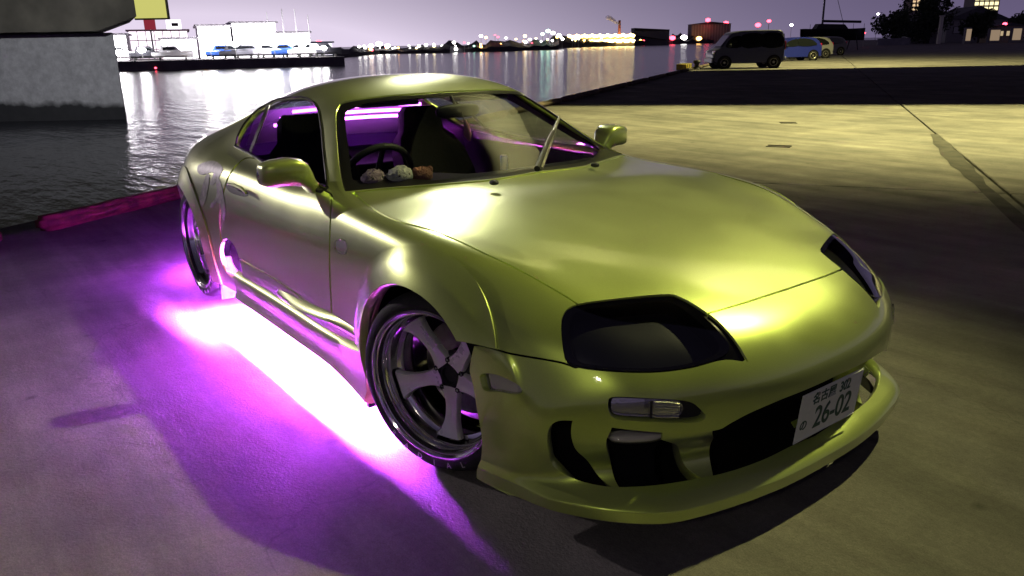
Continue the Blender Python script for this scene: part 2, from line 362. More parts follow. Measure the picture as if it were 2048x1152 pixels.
# kerb beams along the quay edge
m_kerb = pbr('chipped_red_paint', (.12, .022, .02), .8, noise=.8, nscale=7, bump=.5, bscale=18)
m_kerb2 = pbr('weathered_timber', (.10, .075, .05), .8, noise=.5, nscale=5, bump=.5, bscale=14)
a = -3.85 - 3.6*3; k = 0
rnd = random.Random(4)
while a < 40:
    L = 3.25; near = a < 3
    mid = q2w(a+L/2, B_EDGE+.24)
    bm = bmesh.new(); bmesh.ops.create_cube(bm, size=1)
    for v in bm.verts: v.co = Vector((v.co.x*.16, v.co.y*L, v.co.z*.125))
    bmesh.ops.bevel(bm, geom=[e_ for e_ in bm.edges], offset=.035, segments=3, affect='EDGES')
    bmesh.ops.subdivide_edges(bm, edges=[e_ for e_ in bm.edges if abs(e_.verts[0].co.y-e_.verts[1].co.y) > 1], cuts=16, use_grid_fill=True)
    for v in bm.verts:
        s_ = math.sin(v.co.y*7+k*2.1)*.006+math.sin(v.co.y*17+k)*.004
        v.co += Vector((s_, 0, s_*.8 + rnd.uniform(-.003, .003)))
    me = bpy.data.meshes.new('kerb_beam'); bm.to_mesh(me); bm.free(); me.materials.append(m_kerb if near else m_kerb2)
    me.polygons.foreach_set('use_smooth', [True]*len(me.polygons))
    o = link(bpy.data.objects.new('kerb_beam', me)); o.location = (mid[0], mid[1], .060); o.rotation_euler = (0, 0, QROT + rnd.uniform(-.006, .006))
    if near: tag(o, 'chipped red kerb beam on the quay edge behind the sports car', 'kerb', 'red kerb beams behind the sports car')
    else: tag(o, 'dark timber kerb beam on the quay edge beyond the sports car', 'kerb', 'dark kerb beams along the far quay')
    a += L + .35; k += 1
# bollard and yellow block by the van
m_yel = pbr('yellow_warning_paint', (.62, .47, .05), .6, noise=.4, nscale=6)
c = ground((1388, 134), 0)
bl = empty('mooring_bollard', tuple(ground((1393, 139), 0)))
MB().lathe([(.20, 0), (.19, .04), (.12, .08), (.11, .26), (.17, .32), (.19, .38), (.15, .44), (.001, .46)], 20, Matrix.Rotation(math.radians(90), 4, 'X')).build('post', M['black'], bl)
tag(bl, 'squat black mooring bollard in front of the grey van', 'bollard')
yb = empty('painted_kerb', tuple(ground((1368, 139), 0)), QROT)
MB().box((0, 0, .14), (.5, 1.8, .28)).build('block', m_yel, yb, bevel=.03)
for k in range(3): MB().box((0, -.6+.6*k, .14), (.508, .25, .288)).build('stripe', M['black'], yb, bevel=.03)
tag(yb, 'yellow and black striped kerb block on the quay edge by the van', 'kerb')
# ------------------------------------------------------------------ viaduct overhead with its lamps
def vbox(mb, r0, r1, f0, f1, z0, z1):
    P = [vw(r, f, z) for z in (z0, z1) for r, f in ((r0, f0), (r1, f0), (r1, f1), (r0, f1))]
    return mb.add(P, [(3, 2, 1, 0), (4, 5, 6, 7), (0, 1, 5, 4), (1, 2, 6, 5), (2, 3, 7, 6), (3, 0, 4, 7)])
def pier_mat():
    m, n, l, out = new_mat('pier_concrete')
    b = n.new('ShaderNodeBsdfPrincipled'); l.new(b.outputs[0], out.inputs[0]); b.inputs['Roughness'].default_value = .85
    geo = n.new('ShaderNodeNewGeometry'); sep = n.new('ShaderNodeSeparateXYZ'); l.new(geo.outputs['Position'], sep.inputs[0])
    t = n.new('ShaderNodeTexNoise'); t.inputs['Scale'].default_value = .9; t.inputs['Detail'].default_value = 8; l.new(geo.outputs['Position'], t.inputs['Vector'])
    ad = n.new('ShaderNodeMath'); ad.operation = 'MULTIPLY_ADD'; ad.inputs[1].default_value = .9; l.new(t.outputs[0], ad.inputs[0]); l.new(sep.outputs[2], ad.inputs[2])
    r = n.new('ShaderNodeValToRGB'); r.color_ramp.elements[0].position = .30; r.color_ramp.elements[0].color = (.018, .018, .02, 1); r.color_ramp.elements[1].position = .345; r.color_ramp.elements[1].color = (.34, .335, .34, 1)
    mr = n.new('ShaderNodeMapRange'); mr.inputs[1].default_value = -2.5; mr.inputs[2].default_value = 3.5; l.new(ad.outputs[0], mr.inputs[0]); l.new(mr.outputs[0], r.inputs[0])
    t2 = n.new('ShaderNodeTexNoise'); t2.inputs['Scale'].default_value = 2.5; t2.inputs['Detail'].default_value = 9; t2.inputs['Roughness'].default_value = .7; l.new(geo.outputs['Position'], t2.inputs['Vector'])
    m2 = n.new('ShaderNodeMapRange'); m2.inputs[1].default_value = .35; m2.inputs[2].default_value = .65; m2.inputs[3].default_value = .72; m2.inputs[4].default_value = 1.06; l.new(t2.outputs[0], m2.inputs[0])
    mx = n.new('ShaderNodeMix'); mx.data_type = 'RGBA'; mx.blend_type = 'MULTIPLY'; mx.inputs[0].default_value = 1; l.new(r.outputs[0], mx.inputs[6]); l.new(m2.outputs[0], mx.inputs[7]); l.new(mx.outputs[2], b.inputs['Base Color'])
    bp = n.new('ShaderNodeBump'); bp.inputs['Strength'].default_value = .4; bp.inputs['Distance'].default_value = .05; l.new(t2.outputs[0], bp.inputs['Height']); l.new(bp.outputs[0], b.inputs['Normal'])
    return m
M['pier'] = pier_mat()
M['cap'] = pbr('dark_cap_concrete', (.085, .078, .06), .9, noise=.35, nscale=.8)
M['added_girder'] = pbr('girder_steel', (.012, .012, .011), .7, noise=.3, nscale=.6)
via = empty('viaduct', tuple(vw(-24, 39, WZ)))
via_inv = Matrix.Translation(-Vector(via.location))
def vpart(name, mb, mat, par=None, **k):
    mb.V = [tuple(np.array(v)-np.array(via.location)) for v in mb.V]; return mb.build(name, mat, par or via, **k)
SK = -.50                                             # the viaduct crosses the harbour askew
def skbox(r0, r1, f0, f1, z0, z1):
    P_ = [vw(r+SK*(f-f0), f, z) for z in (z0, z1) for r, f in ((r0, f0), (r1, f0), (r1, f1), (r0, f1))]
    return MB().add(P_, [(3, 2, 1, 0), (4, 5, 6, 7), (0, 1, 5, 4), (1, 2, 6, 5), (2, 3, 7, 6), (3, 0, 4, 7)])
vpart('pier', skbox(-36, -18.5, 38.6, 45, WZ-2, 2.2), M['pier'], smooth=False, bevel=.08)
# hammerhead cap with a sloping underside at its end
prof = [(-38, 2.25), (-18.6, 2.25), (-16.75, 2.85), (-16.75, 9.4), (-38, 9.4)]
mb = MB().prism(prof, lambda r, z: tuple(vw(r, 37.4, z)), lambda r, z: tuple(vw(r+SK*8.6, 46, z))); vpart('pier_cap', mb, M['cap'], smooth=False)
vpart('added_girder', MB().add([tuple(vw(r, 13.07-.2*r+df, z)) for z in (7.5, 12) for r, df in ((-40, 0), (48, 0), (48, .7), (-40, .7))], [(3, 2, 1, 0), (4, 5, 6, 7), (0, 1, 5, 4), (1, 2, 6, 5), (2, 3, 7, 6), (3, 0, 4, 7)]), M['added_girder'], smooth=False)  # added unseen beam, its lower edge cuts the lamp pool off straight
vpart('added_girder', vbox(MB(), -40, 75, 41.0, 41.56, 7.5, 12), M['added_girder'], smooth=False)  # second added unseen beam, stops the far lamp's light short
vpart('deck', vbox(MB(), -40, 75, 4.5, 46, 12.003, 13.0), M['cap'], smooth=False)
tag(via, 'concrete viaduct pier standing in the water with a dark overhanging cap', 'viaduct')
# yellow bridge part at the cap end, its lamp light put in as glow
def at(px, fwd):
    d = CF*FPX + CR*(px[0]-1024) - CU*(px[1]-576)
    return CAM + d*(fwd/(d[0]*FWD2[0] + d[1]*FWD2[1]))
yp = empty('yellow_glow_block', tuple(at((301, 36), 39.5)))
MB().box((0, 0, 1.3), (1.5, .25, 2.6), math.atan2(RGT2[1], RGT2[0])).build('face', emis('painted_yellow_light', (.80, .78, .22), .75), yp, smooth=False)
MB().box((-FWD2[0]*-.2, -FWD2[1]*-.2, 1.3), (1.66, .12, 2.75), math.atan2(RGT2[1], RGT2[0])).build('frame', M['added_girder'], yp, smooth=False)
tag(yp, 'yellow block at the end of the viaduct cap, lamp light put in as glow', 'panel')
# yard lamps: fixture plus its own light
def yard_lamp(pos, target, power, col, cone, blend, label, r=.12):
    e = empty('flood_lamp', tuple(pos))
    d = Vector(np.array(target, float)-np.array(pos)); q = d.to_track_quat('-Z', 'Y')
    Mx = q.to_matrix().to_4x4()
    hb = MB().lathe([(.001, .34), (.12, .33), (.15, .25), (.17, .05), (.26, -.02), (.26, -.05), (.24, -.05), (.15, .04)], 20, Mx @ Matrix.Rotation(math.radians(90), 4, 'X')).build('housing', M['added_girder'], e)
    MB().tube([(0, 0, .2), (0, 0, max(.4, 12.0-pos[2]))], .04, 8).build('hanger', M['added_girder'], e)
    L = bpy.data.lights.new('lamp_light', 'SPOT'); L.energy = power; L.color = col; L.spot_size = math.radians(cone); L.spot_blend = blend; L.shadow_soft_size = r
    lo = bpy.data.objects.new('lamp_light', L); link(lo, e); lo.location = tuple(d.normalized()*.12); lo.rotation_mode = 'QUATERNION'; lo.rotation_quaternion = q
    tag(e, label, 'flood lamp'); return e
yard_lamp(LAMP_A, vw(10.0, 16.5, 0), 23000, (1.0, .92, .37), 116, 1.0, 'yellowish flood lamp under the viaduct, above the drain grates')
yard_lamp(LAMP_A2, vw(5, 16.5, 0), 7500, (1.0, .92, .37), 110, 1.0, 'yellowish flood lamp under the viaduct, on the water side of its twin')
yard_lamp(LAMP_B, vw(19, 44, 0), 17000, (1.0, .90, .36), 150, .8, 'yellowish flood lamp under the viaduct, above the parked van')
yard_lamp(LAMP_C, (-.9, -.6, .75), 3100, (1.0, .86, .92), 18, .8, 'pale flood lamp over the quay behind the sports car', .10)
yard_lamp(LAMP_D, (-.3, -.1, .5), 5600, (1.0, .95, .36), 24, 1.0, 'small flood lamp low under the viaduct edge, aimed at the sports car nose', .14)
yard_lamp(FILL_LAMP_E, vw(-25, 40, .5), 8500, (.92, .95, 1.0), 60, .9, 'added cool fill lamp under the viaduct, brightening its pier', .12)  # added fill light, brightens the pier face
yard_lamp(FILL_LAMP_F, (.5, -.7, .35), 290, (1.0, .93, .74), 22, .8, 'added dim fill lamp behind the camera, brightening the sports car nose', .2)  # added fill light from behind the camera for the bumper and front wheel
yard_lamp(LAMP_G, (-1.0, -.1, 1.0), 1500, (1.0, .96, .72), 15, .6, 'cream flood lamp under the viaduct, aimed at the sports car roof', .30)
# ------------------------------------------------------------------ the sports car: one smooth master surface, cut into panels
# control net of the right half (y written positive), rows from tail to nose, columns from the centre line down to the sill
NET = [
 [(-3.52,0,.20),(-3.52,.2,.20),(-3.51,.4,.20),(-3.48,.57,.20),(-3.44,.65,.20),(-3.40,.70,.20),(-3.36,.74,.20),(-3.31,.77,.20),(-3.25,.79,.20),(-3.18,.81,.20),(-3.11,.82,.19),(-3.03,.83,.18)],
 [(-3.59,0,.38),(-3.59,.2,.38),(-3.58,.4,.38),(-3.54,.59,.38),(-3.50,.68,.38),(-3.45,.735,.37),(-3.40,.775,.36),(-3.33,.81,.34),(-3.25,.835,.31),(-3.15,.85,.28),(-3.06,.86,.23),(-2.99,.85,.18)],
 [(-3.60,0,.62),(-3.60,.2,.62),(-3.58,.4,.62),(-3.54,.6,.61),(-3.50,.69,.595),(-3.45,.75,.57),(-3.39,.79,.53),(-3.32,.825,.48),(-3.23,.85,.41),(-3.12,.87,.34),(-3.02,.88,.26),(-2.96,.86,.18)],
 [(-3.54,0,.84),(-3.54,.2,.84),(-3.52,.42,.83),(-3.47,.6,.80),(-3.42,.69,.77),(-3.35,.76,.73),(-3.27,.81,.67),(-3.18,.85,.58),(-3.1,.875,.48),(-3.0,.89,.37),(-2.94,.89,.27),(-2.9,.86,.18)],
 [(-3.36,0,.895),(-3.36,.22,.893),(-3.34,.43,.88),(-3.28,.6,.855),(-3.22,.69,.83),(-3.14,.77,.79),(-3.05,.835,.725),(-2.97,.875,.63),(-2.92,.895,.51),(-2.88,.905,.39),(-2.85,.90,.28),(-2.83,.87,.18)],
 [(-3.0,0,.975),(-3,.22,.97),(-2.98,.40,.945),(-2.95,.54,.905),(-2.9,.66,.88),(-2.84,.77,.85),(-2.78,.85,.785),(-2.75,.895,.68),(-2.73,.91,.55),(-2.72,.915,.42),(-2.71,.91,.3),(-2.7,.88,.18)],
 [(-2.55,0,1.095),(-2.55,.22,1.088),(-2.54,.39,1.055),(-2.52,.52,.995),(-2.5,.635,.93),(-2.48,.755,.875),(-2.47,.85,.805),(-2.47,.905,.70),(-2.47,.92,.56),(-2.47,.925,.43),(-2.47,.92,.3),(-2.47,.89,.18)],
 [(-2.1,0,1.188),(-2.1,.22,1.18),(-2.1,.39,1.15),(-2.1,.52,1.09),(-2.1,.63,1.0),(-2.1,.745,.89),(-2.1,.84,.825),(-2.1,.89,.72),(-2.1,.905,.58),(-2.1,.905,.43),(-2.1,.9,.3),(-2.1,.87,.17)],
 [(-1.65,0,1.228),(-1.65,.23,1.222),(-1.65,.41,1.195),(-1.65,.53,1.15),(-1.65,.645,1.03),(-1.65,.755,.872),(-1.65,.825,.82),(-1.65,.878,.71),(-1.65,.89,.57),(-1.65,.885,.43),(-1.65,.88,.3),(-1.65,.85,.165)],
 [(-1.32,0,1.205),(-1.31,.21,1.20),(-1.29,.385,1.182),(-1.25,.515,1.145),(-1.24,.64,1.015),(-1.24,.765,.862),(-1.24,.828,.81),(-1.24,.88,.70),(-1.24,.89,.57),(-1.24,.885,.43),(-1.24,.88,.3),(-1.24,.85,.16)],
 [(-.93,0,1.055),(-.93,.22,1.05),(-.935,.43,1.035),(-.985,.625,1.0),(-.985,.71,.93),(-.985,.785,.857),(-.98,.838,.80),(-.98,.883,.69),(-.98,.89,.56),(-.98,.887,.43),(-.98,.882,.3),(-.98,.85,.16)],
 [(-.48,0,.878),(-.50,.25,.876),(-.60,.50,.868),(-.72,.73,.858),(-.745,.775,.85),(-.75,.81,.835),(-.75,.85,.79),(-.75,.886,.68),(-.75,.89,.56),(-.75,.888,.43),(-.75,.883,.3),(-.75,.85,.16)],
 [(-.22,0,.852),(-.24,.26,.852),(-.30,.52,.845),(-.36,.74,.832),(-.39,.81,.82),(-.40,.85,.797),(-.41,.877,.75),(-.42,.89,.67),(-.42,.89,.56),(-.42,.889,.43),(-.42,.884,.3),(-.42,.85,.17)],
 [(.12,0,.805),(.10,.25,.807),(.07,.5,.805),(.02,.68,.803),(0,.78,.80),(-.01,.84,.78),(-.01,.875,.74),(-.01,.892,.67),(0,.895,.57),(0,.895,.44),(0,.89,.3),(0,.86,.18)],
 [(.46,0,.738),(.45,.22,.74),(.42,.42,.742),(.36,.58,.742),(.31,.69,.74),(.28,.77,.722),(.26,.825,.69),(.26,.86,.635),(.27,.88,.555),(.28,.888,.45),(.28,.89,.32),(.28,.87,.2)],
 [(.73,0,.655),(.72,.2,.658),(.68,.38,.662),(.62,.52,.662),(.56,.63,.658),(.50,.72,.642),(.45,.785,.615),(.41,.83,.575),(.385,.858,.515),(.37,.875,.43),(.36,.882,.32),(.35,.868,.22)],
 [(.865,0,.585),(.855,.2,.586),(.81,.39,.586),(.745,.53,.582),(.675,.64,.575),(.60,.72,.56),(.53,.78,.538),(.475,.823,.505),(.44,.85,.455),(.415,.866,.39),(.40,.875,.305),(.39,.868,.23)],
 [(.932,0,.505),(.922,.2,.505),(.88,.39,.504),(.815,.53,.50),(.745,.635,.495),(.67,.715,.485),(.595,.775,.468),(.525,.82,.44),(.475,.848,.40),(.44,.866,.35),(.42,.874,.29),(.405,.868,.225)],
 [(.94,0,.42),(.93,.2,.42),(.888,.39,.42),(.826,.53,.418),(.758,.635,.414),(.685,.715,.41),(.613,.775,.40),(.545,.82,.38),(.492,.848,.35),(.455,.867,.315),(.43,.876,.27),(.41,.87,.215)],
 [(.915,0,.30),(.908,.2,.30),(.872,.39,.30),(.815,.53,.30),(.75,.635,.298),(.685,.712,.295),(.62,.771,.29),(.555,.817,.28),(.505,.848,.27),(.467,.868,.25),(.437,.877,.225),(.415,.872,.19)],
 [(.865,0,.222),(.86,.2,.222),(.832,.39,.222),(.785,.53,.222),(.73,.635,.22),(.67,.71,.218),(.612,.768,.214),(.552,.815,.21),(.505,.847,.204),(.467,.868,.197),(.437,.878,.187),(.412,.874,.172)],
 [(.925,0,.178),(.92,.2,.178),(.893,.385,.178),(.845,.56,.178),(.785,.655,.177),(.71,.73,.176),(.635,.782,.174),(.567,.82,.172),(.50,.85,.169),(.435,.871,.166),(.378,.882,.163),(.335,.884,.16)],
 [(.942,0,.148),(.937,.2,.148),(.91,.39,.148),(.862,.57,.148),(.80,.667,.148),(.722,.74,.147),(.645,.79,.146),(.575,.826,.145),(.505,.855,.143),(.435,.876,.141),(.375,.887,.139),(.325,.889,.137)],
 [(.93,0,.118),(.925,.2,.118),(.90,.385,.118),(.852,.562,.118),(.792,.658,.118),(.715,.732,.118),(.64,.782,.118),(.57,.818,.117),(.50,.847,.116),(.432,.868,.115),(.373,.879,.114),(.325,.881,.113)],
 [(.86,0,.112),(.855,.2,.112),(.83,.38,.112),(.785,.53,.112),(.73,.62,.112),(.66,.69,.112),(.595,.74,.112),(.53,.775,.112),(.465,.80,.111),(.405,.82,.11),(.355,.83,.11),(.32,.835,.109)],
]
NET = np.array(NET)

def _adj(r, cols, dx=0, dy=0, dz=0):
    for c in (cols if hasattr(cols, '__len__') else [cols]): NET[r, c] += (dx, dy, dz)
# tail tapers in plan behind the rear wheel
for r, k in ((0, .86), (1, .86), (2, .86), (3, .86), (4, .885), (5, .945)): NET[r, 3:, 1] *= k
_adj(6, (3, 4), dz=.026); _adj(6, 5, dz=.012); _adj(5, (2, 3, 4), dz=.022); _adj(7, (3, 4), dz=.012)
# roof crown
_adj(8, (0, 1), dz=.026); _adj(8, 2, dz=.022); _adj(8, 3, dz=.008); _adj(9, (0, 1), dz=.022); _adj(9, 2, dz=.018); _adj(9, 3, dz=.006); _adj(7, (0, 1, 2), dz=.018); _adj(10, (0, 1), dz=.008)
# front wing crown and nose corner
for r in (13, 14): _adj(r, (4, 5), dz=.009)
_adj(12, (4, 5), dz=.005)
for r in (15, 16, 17, 18): _adj(r, (4, 5, 6, 7), dy=.014, dx=.004)
# crisp splitter lip
def _lip(base, dx, z):
    R = NET[base].copy(); o = np.array([R[:, 0]-.2, R[:, 1]*.9]); o /= np.linalg.norm(o, axis=0)
    R[:, 0] += o[0]*dx; R[:, 1] += o[1]*dx; R[:, 2] = z; return R
_b = 22
rows = list(NET[:21])
rows += [_lip(_b, -.035, .187), _lip(_b, -.006, .164), _lip(_b, 0, .157), _lip(_b, .001, .150), _lip(_b, -.002, .124), _lip(_b, -.006, .118), _lip(_b, -.03, .116)]
NET = np.array(rows)
for r in range(21, len(NET)): NET[r, :, 2] += .010; NET[r, 3:8, 1] += .013
NET[20, :, 2] += .016; NET[20, :9, 0] -= .012
# flat bumper flank running back to the wheel opening
for r in range(14, len(NET)):
    k = min(1, (r-13)/3); lipx = .006 if r >= 22 else 0
    for c, (tx, ty) in zip((8, 9, 10, 11), ((.475, .857), (.41, .875), (.35, .885), (.30, .889))):
        NET[r, c, 0] = NET[r, c, 0]*(1-k) + (tx-(.5-NET[r, 2, 2])*.02)*k; NET[r, c, 1] = NET[r, c, 1]*(1-k) + (ty+lipx)*k
SUB = 12
def bs_basis(t):
    return np.stack([(1-t)**3/6, (3*t**3-6*t**2+4)/6, (-3*t**3+3*t**2+3*t+1)/6, t**3/6], -1)
def bs_matrix(n, sub, mirror_start):
    """rows: dense samples, columns: n control points (plus reflection handled by caller)"""
    m = (n-1)*sub + 1
    A = np.zeros((m, n+2))
    for k in range(m):
        i = min(k//sub, n-2); t = (k - i*sub)/sub
        A[k, i:i+4] += bs_basis(np.array(t))
    return A
def ext_rows(P):       # clamp the ends by linear extrapolation
    return np.concatenate([2*P[:1]-P[1:2], P, 2*P[-1:]-P[-2:-1]], 0)
def eval_net(P, sub):
    A = bs_matrix(P.shape[0], sub, False); B = bs_matrix(P.shape[1], sub, True)
    E = ext_rows(P)                                   # rows
    Q = np.einsum('mi,ijk->mjk', A, E)
    g = Q[:, 1:2].copy(); g[..., 1] *= -1             # reflection across the centre line
    end = 2*Q[:, -1:]-Q[:, -2:-1]
    Q = np.concatenate([g, Q, end], 1)
    return np.einsum('mj,ijk->imk', B, Q)
_P = NET.copy()
for _ in range(3):                                    # pull the control net so that the surface runs through the net points
    S = eval_net(_P, 1)
    _P = _P + .85*(NET - S)
SURF = eval_net(_P, SUB)
NI, NJ = SURF.shape[:2]
du = np.gradient(SURF, axis=0); dv = np.gradient(SURF, axis=1)
du[0] = SURF[1]-SURF[0]
dv[:, 0] = np.array([0, 1, 0])*np.linalg.norm(dv[:, 0], axis=-1, keepdims=True)
NRM = np.cross(du, dv)
NRM /= np.linalg.norm(NRM, axis=-1, keepdims=True)+1e-12
c0 = np.array([-1.4, 0, .5])
if (np.sum(NRM*(SURF-c0), -1)).mean() < 0: NRM = -NRM
NRM[:, 0, 1] = 0; NRM /= np.linalg.norm(NRM, axis=-1, keepdims=True)+1e-12
# to the right-hand side of the car (y negative), which the camera faces
SV = SURF.reshape(-1, 3)*np.array([1, -1, 1]); SN = NRM.reshape(-1, 3)*np.array([1, -1, 1])
ii, jj = np.meshgrid(np.arange(NI-1), np.arange(NJ-1), indexing='ij')
a = (ii*NJ+jj).ravel(); b = a+NJ; c_ = b+1; d_ = a+1
ST = np.concatenate([np.stack([a, b, c_], -1), np.stack([a, c_, d_], -1)])
# orient so that face normals agree with SN
fn = np.cross(SV[ST[:, 1]]-SV[ST[:, 0]], SV[ST[:, 2]]-SV[ST[:, 0]])
if np.mean(np.sum(fn*SN[ST[:, 0]], -1)) < 0: ST = ST[:, ::-1]

class Sheet:
    def __init__(s, V, N, T): s.V, s.N, s.T = V, N, T
    def px(s): return proj(s.V)
    def facing(s): return np.sum(s.N*(CAM - s.V), -1)
    def clip(s, f):
        """keep the side where f (one value per vertex) is positive; triangles are cut along f = 0"""
        f = np.where(np.abs(f) < 1e-6, 1e-6, f)
        ins = f > 0; T = s.T; k = ins[T].sum(1)
        keep = [T[k == 3]]
        V, N = s.V, s.N
        cutE = {}; newV = []; newN = []
        base = len(V)
        def cut(p, q):
            key = (p, q) if p < q else (q, p)
            if key in cutE: return cutE[key]
            t = f[key[0]]/(f[key[0]]-f[key[1]])
            newV.append(V[key[0]]*(1-t)+V[key[1]]*t); nn = N[key[0]]*(1-t)+N[key[1]]*t
            newN.append(nn/(np.linalg.norm(nn)+1e-12)); cutE[key] = base+len(newV)-1
            return cutE[key]
        extra = []
        for t in T[(k == 1) | (k == 2)]:
            i0 = ins[t]
            if i0.sum() == 1:
                r = int(np.argmax(i0)); a, b, c = t[r], t[(r+1) % 3], t[(r+2) % 3]
                extra.append((a, cut(a, b), cut(a, c)))
            else:
                r = int(np.argmin(i0)); a, b, c = t[r], t[(r+1) % 3], t[(r+2) % 3]
                ab, ac = cut(a, b), cut(a, c)
                extra += [(ab, b, c), (ab, c, ac)]
        if extra: keep.append(np.array(extra))
        T = np.concatenate(keep) if keep else T[:0]
        if newV: V = np.concatenate([V, np.array(newV)]); N = np.concatenate([N, np.array(newN)])
        used = np.unique(T); mp = -np.ones(len(V), int); mp[used] = np.arange(len(used))
        return Sheet(V[used], N[used], mp[T])
    def inside(s, field): return s.clip(field(s))
    def outside(s, field): return s.clip(-field(s))
    def offset(s, d): return Sheet(s.V + s.N*np.asarray(d).reshape(-1, 1) if np.ndim(d) else s.V + s.N*d, s.N, s.T)
    def copy(s): return Sheet(s.V.copy(), s.N.copy(), s.T.copy())
    def both(s):
        """the piece joined with its mirror image on the left-hand side"""
        M = np.array([1, -1, 1]); n = len(s.V)
        V = np.concatenate([s.V, s.V*M]); N = np.concatenate([s.N, s.N*M]); T = np.concatenate([s.T, s.T[:, ::-1]+n])
        # weld along the centre line
        on = np.abs(V[:, 1]) < 1e-5; mp = np.arange(len(V)); seen = {}
        for i in np.nonzero(on)[0]:
            key = (round(V[i, 0], 5), round(V[i, 2], 5))
            if key in seen: mp[i] = seen[key]
            else: seen[key] = i
        T = mp[T]
        T = T[(T[:, 0] != T[:, 1]) & (T[:, 1] != T[:, 2]) & (T[:, 0] != T[:, 2])]
        used = np.unique(T); m2 = -np.ones(len(V), int); m2[used] = np.arange(len(used))
        return Sheet(V[used], N[used], m2[T])
    def mirror(s):
        M = np.array([1, -1, 1]); return Sheet(s.V*M, s.N*M, s.T[:, ::-1])
    def build(s, name, mat, parent, skirt=.012, skirt2=None):
        """surface plus an edge turned inwards so that the panel has thickness"""
        V, N, T = s.V, s.N, s.T
        if len(T) == 0: print('EMPTY', name); return None
        if skirt:
            e = np.concatenate([T[:, [0, 1]], T[:, [1, 2]], T[:, [2, 0]]])
            key = np.sort(e, 1); _, inv, cnt = np.unique(key[:, 0]*10000019+key[:, 1], return_inverse=True, return_counts=True)
            be = e[cnt[inv] == 1]
            mid = np.abs(V[be].mean(1)[:, 1]) > 1e-5
            be = be[mid]
            bv = np.unique(be); mp = {}
            nb = len(V)
            # outward-in-surface direction is ignored: edge simply folds inwards, top row duplicated for a crisp rim
            V2 = np.concatenate([V, V[bv], V[bv]-N[bv]*skirt])
            side = np.zeros((len(V), 3))
            for p, q in be:
                t = V[q]-V[p]; o_ = np.cross(t, N[p]); o_ /= np.linalg.norm(o_)+1e-12
                side[p] += o_; side[q] += o_
            side = side[bv]; side /= np.linalg.norm(side, axis=1, keepdims=True)+1e-12
            N2 = np.concatenate([N, (side+.6*N[bv])/1.17, side])
            i1 = {int(v): nb+k for k, v in enumerate(bv)}; i2 = {int(v): nb+len(bv)+k for k, v in enumerate(bv)}
            Q = np.array([(i1[int(q)], i1[int(p)], i2[int(p)], i2[int(q)]) for p, q in be])
            F = [tuple(t) for t in T] + [tuple(q) for q in Q]
            return mesh_obj(name, V2, F, mat, parent, True, normals=N2)
        return mesh_obj(name, V, [tuple(t) for t in T], mat, parent, True, normals=N)

def smooth_poly(pts, closed=True, n=6):
    """Catmull-Rom through the points; a point given with a third value 1 stays a corner"""
    P = [np.array(p[:2], float) for p in pts]; K = [len(p) > 2 and p[2] == 1 for p in pts]
    m = len(P); out = []
    for i in range(m if closed else m-1):
        p1, p2 = P[i], P[(i+1) % m]
        p0 = P[i-1] if (closed or i > 0) else p1; p3 = P[(i+2) % m] if (closed or i+2 < m) else p2
        if K[i]: p0 = p1
        if K[(i+1) % m]: p3 = p2
        for k in range(n):
            t = k/n
            out.append(.5*((2*p1) + (-p0+p2)*t + (2*p0-5*p1+4*p2-p3)*t*t + (-p0+3*p1-3*p2+p3)*t**3))
    if not closed: out.append(P[-1])
    return np.array(out)
def sd_poly(P, poly):
    """signed distance to a polygon, positive inside"""
    d = np.full(len(P), 1e18); s = np.zeros(len(P), bool); n = len(poly)
    for i in range(n):
        a, b = poly[i], poly[(i+1) % n]; e = b-a; L = e @ e
        if L < 1e-12: continue
        w = P-a; t = np.clip((w @ e)/L, 0, 1)
        d = np.minimum(d, ((w-t[:, None]*e)**2).sum(1))
        cond = (a[1] > P[:, 1]) != (b[1] > P[:, 1])
        with np.errstate(divide='ignore', invalid='ignore'):
            xi = (b[0]-a[0])*(P[:, 1]-a[1])/(b[1]-a[1])+a[0]
        s ^= cond & (P[:, 0] < xi)
    return np.where(s, 1, -1)*np.sqrt(d)
def px_field(poly, grow=0.0, xr=None):
    """a region outlined on the photograph, carried onto the right-hand side of the body"""
    def f(s):
        v = sd_poly(s.px(), poly) + grow
        v = np.where(s.facing() > 0, v, -8.0)
        if xr is not None: v = np.minimum(v, np.minimum(s.V[:, 0]-xr[0], xr[1]-s.V[:, 0])*1000)
        return v
    return f
def xz_circle(cx, cz, r): return lambda s: r - np.hypot(s.V[:, 0]-cx, s.V[:, 2]-cz)

# ---- outlines read off the photograph (2048 x 1152 pixels)
HOOD_EDGE = [(700, 384), (712, 390), (730, 406), (765, 430), (800, 444), (860, 460), (914, 481), (975, 510), (1040, 541), (1120, 586), (1153, 607)]
HOOD_FRONT = [(1410, 628), (1480, 608), (1565, 581), (1640, 558)]
CLOWL = [(690, 385), (760, 379), (850, 372), (935, 365), (985, 360), (1070, 346), (1110, 337)]
P_HOOD = np.concatenate([smooth_poly(HOOD_EDGE, False), [(1200, 640), (1330, 660), (1400, 631)], smooth_poly(HOOD_FRONT, False), [(1900, 420), (1500, 250), (1150, 326)], smooth_poly(CLOWL, False)[::-1]])
P_SCREEN = smooth_poly([(690, 383, 1), (681, 350), (674, 290), (671, 235), (676, 214), (692, 203), (760, 192), (860, 184), (950, 178, 1), (1080, 150, 1), (1300, 200, 1), (1150, 322, 1), (1070, 343), (985, 357), (935, 362), (850, 369), (760, 376)])
P_GLASS = smooth_poly([(475, 289), (483, 262), (506, 231), (532, 211), (561, 199), (591, 196), (612, 198), (630, 212), (640, 244), (647, 312), (653, 374, 1), (612, 357), (532, 325), (505, 308)])
P_PILLAR = np.array([(548, 190), (540, 211), (498, 320), (490, 320), (532, 211), (540, 190)], float)
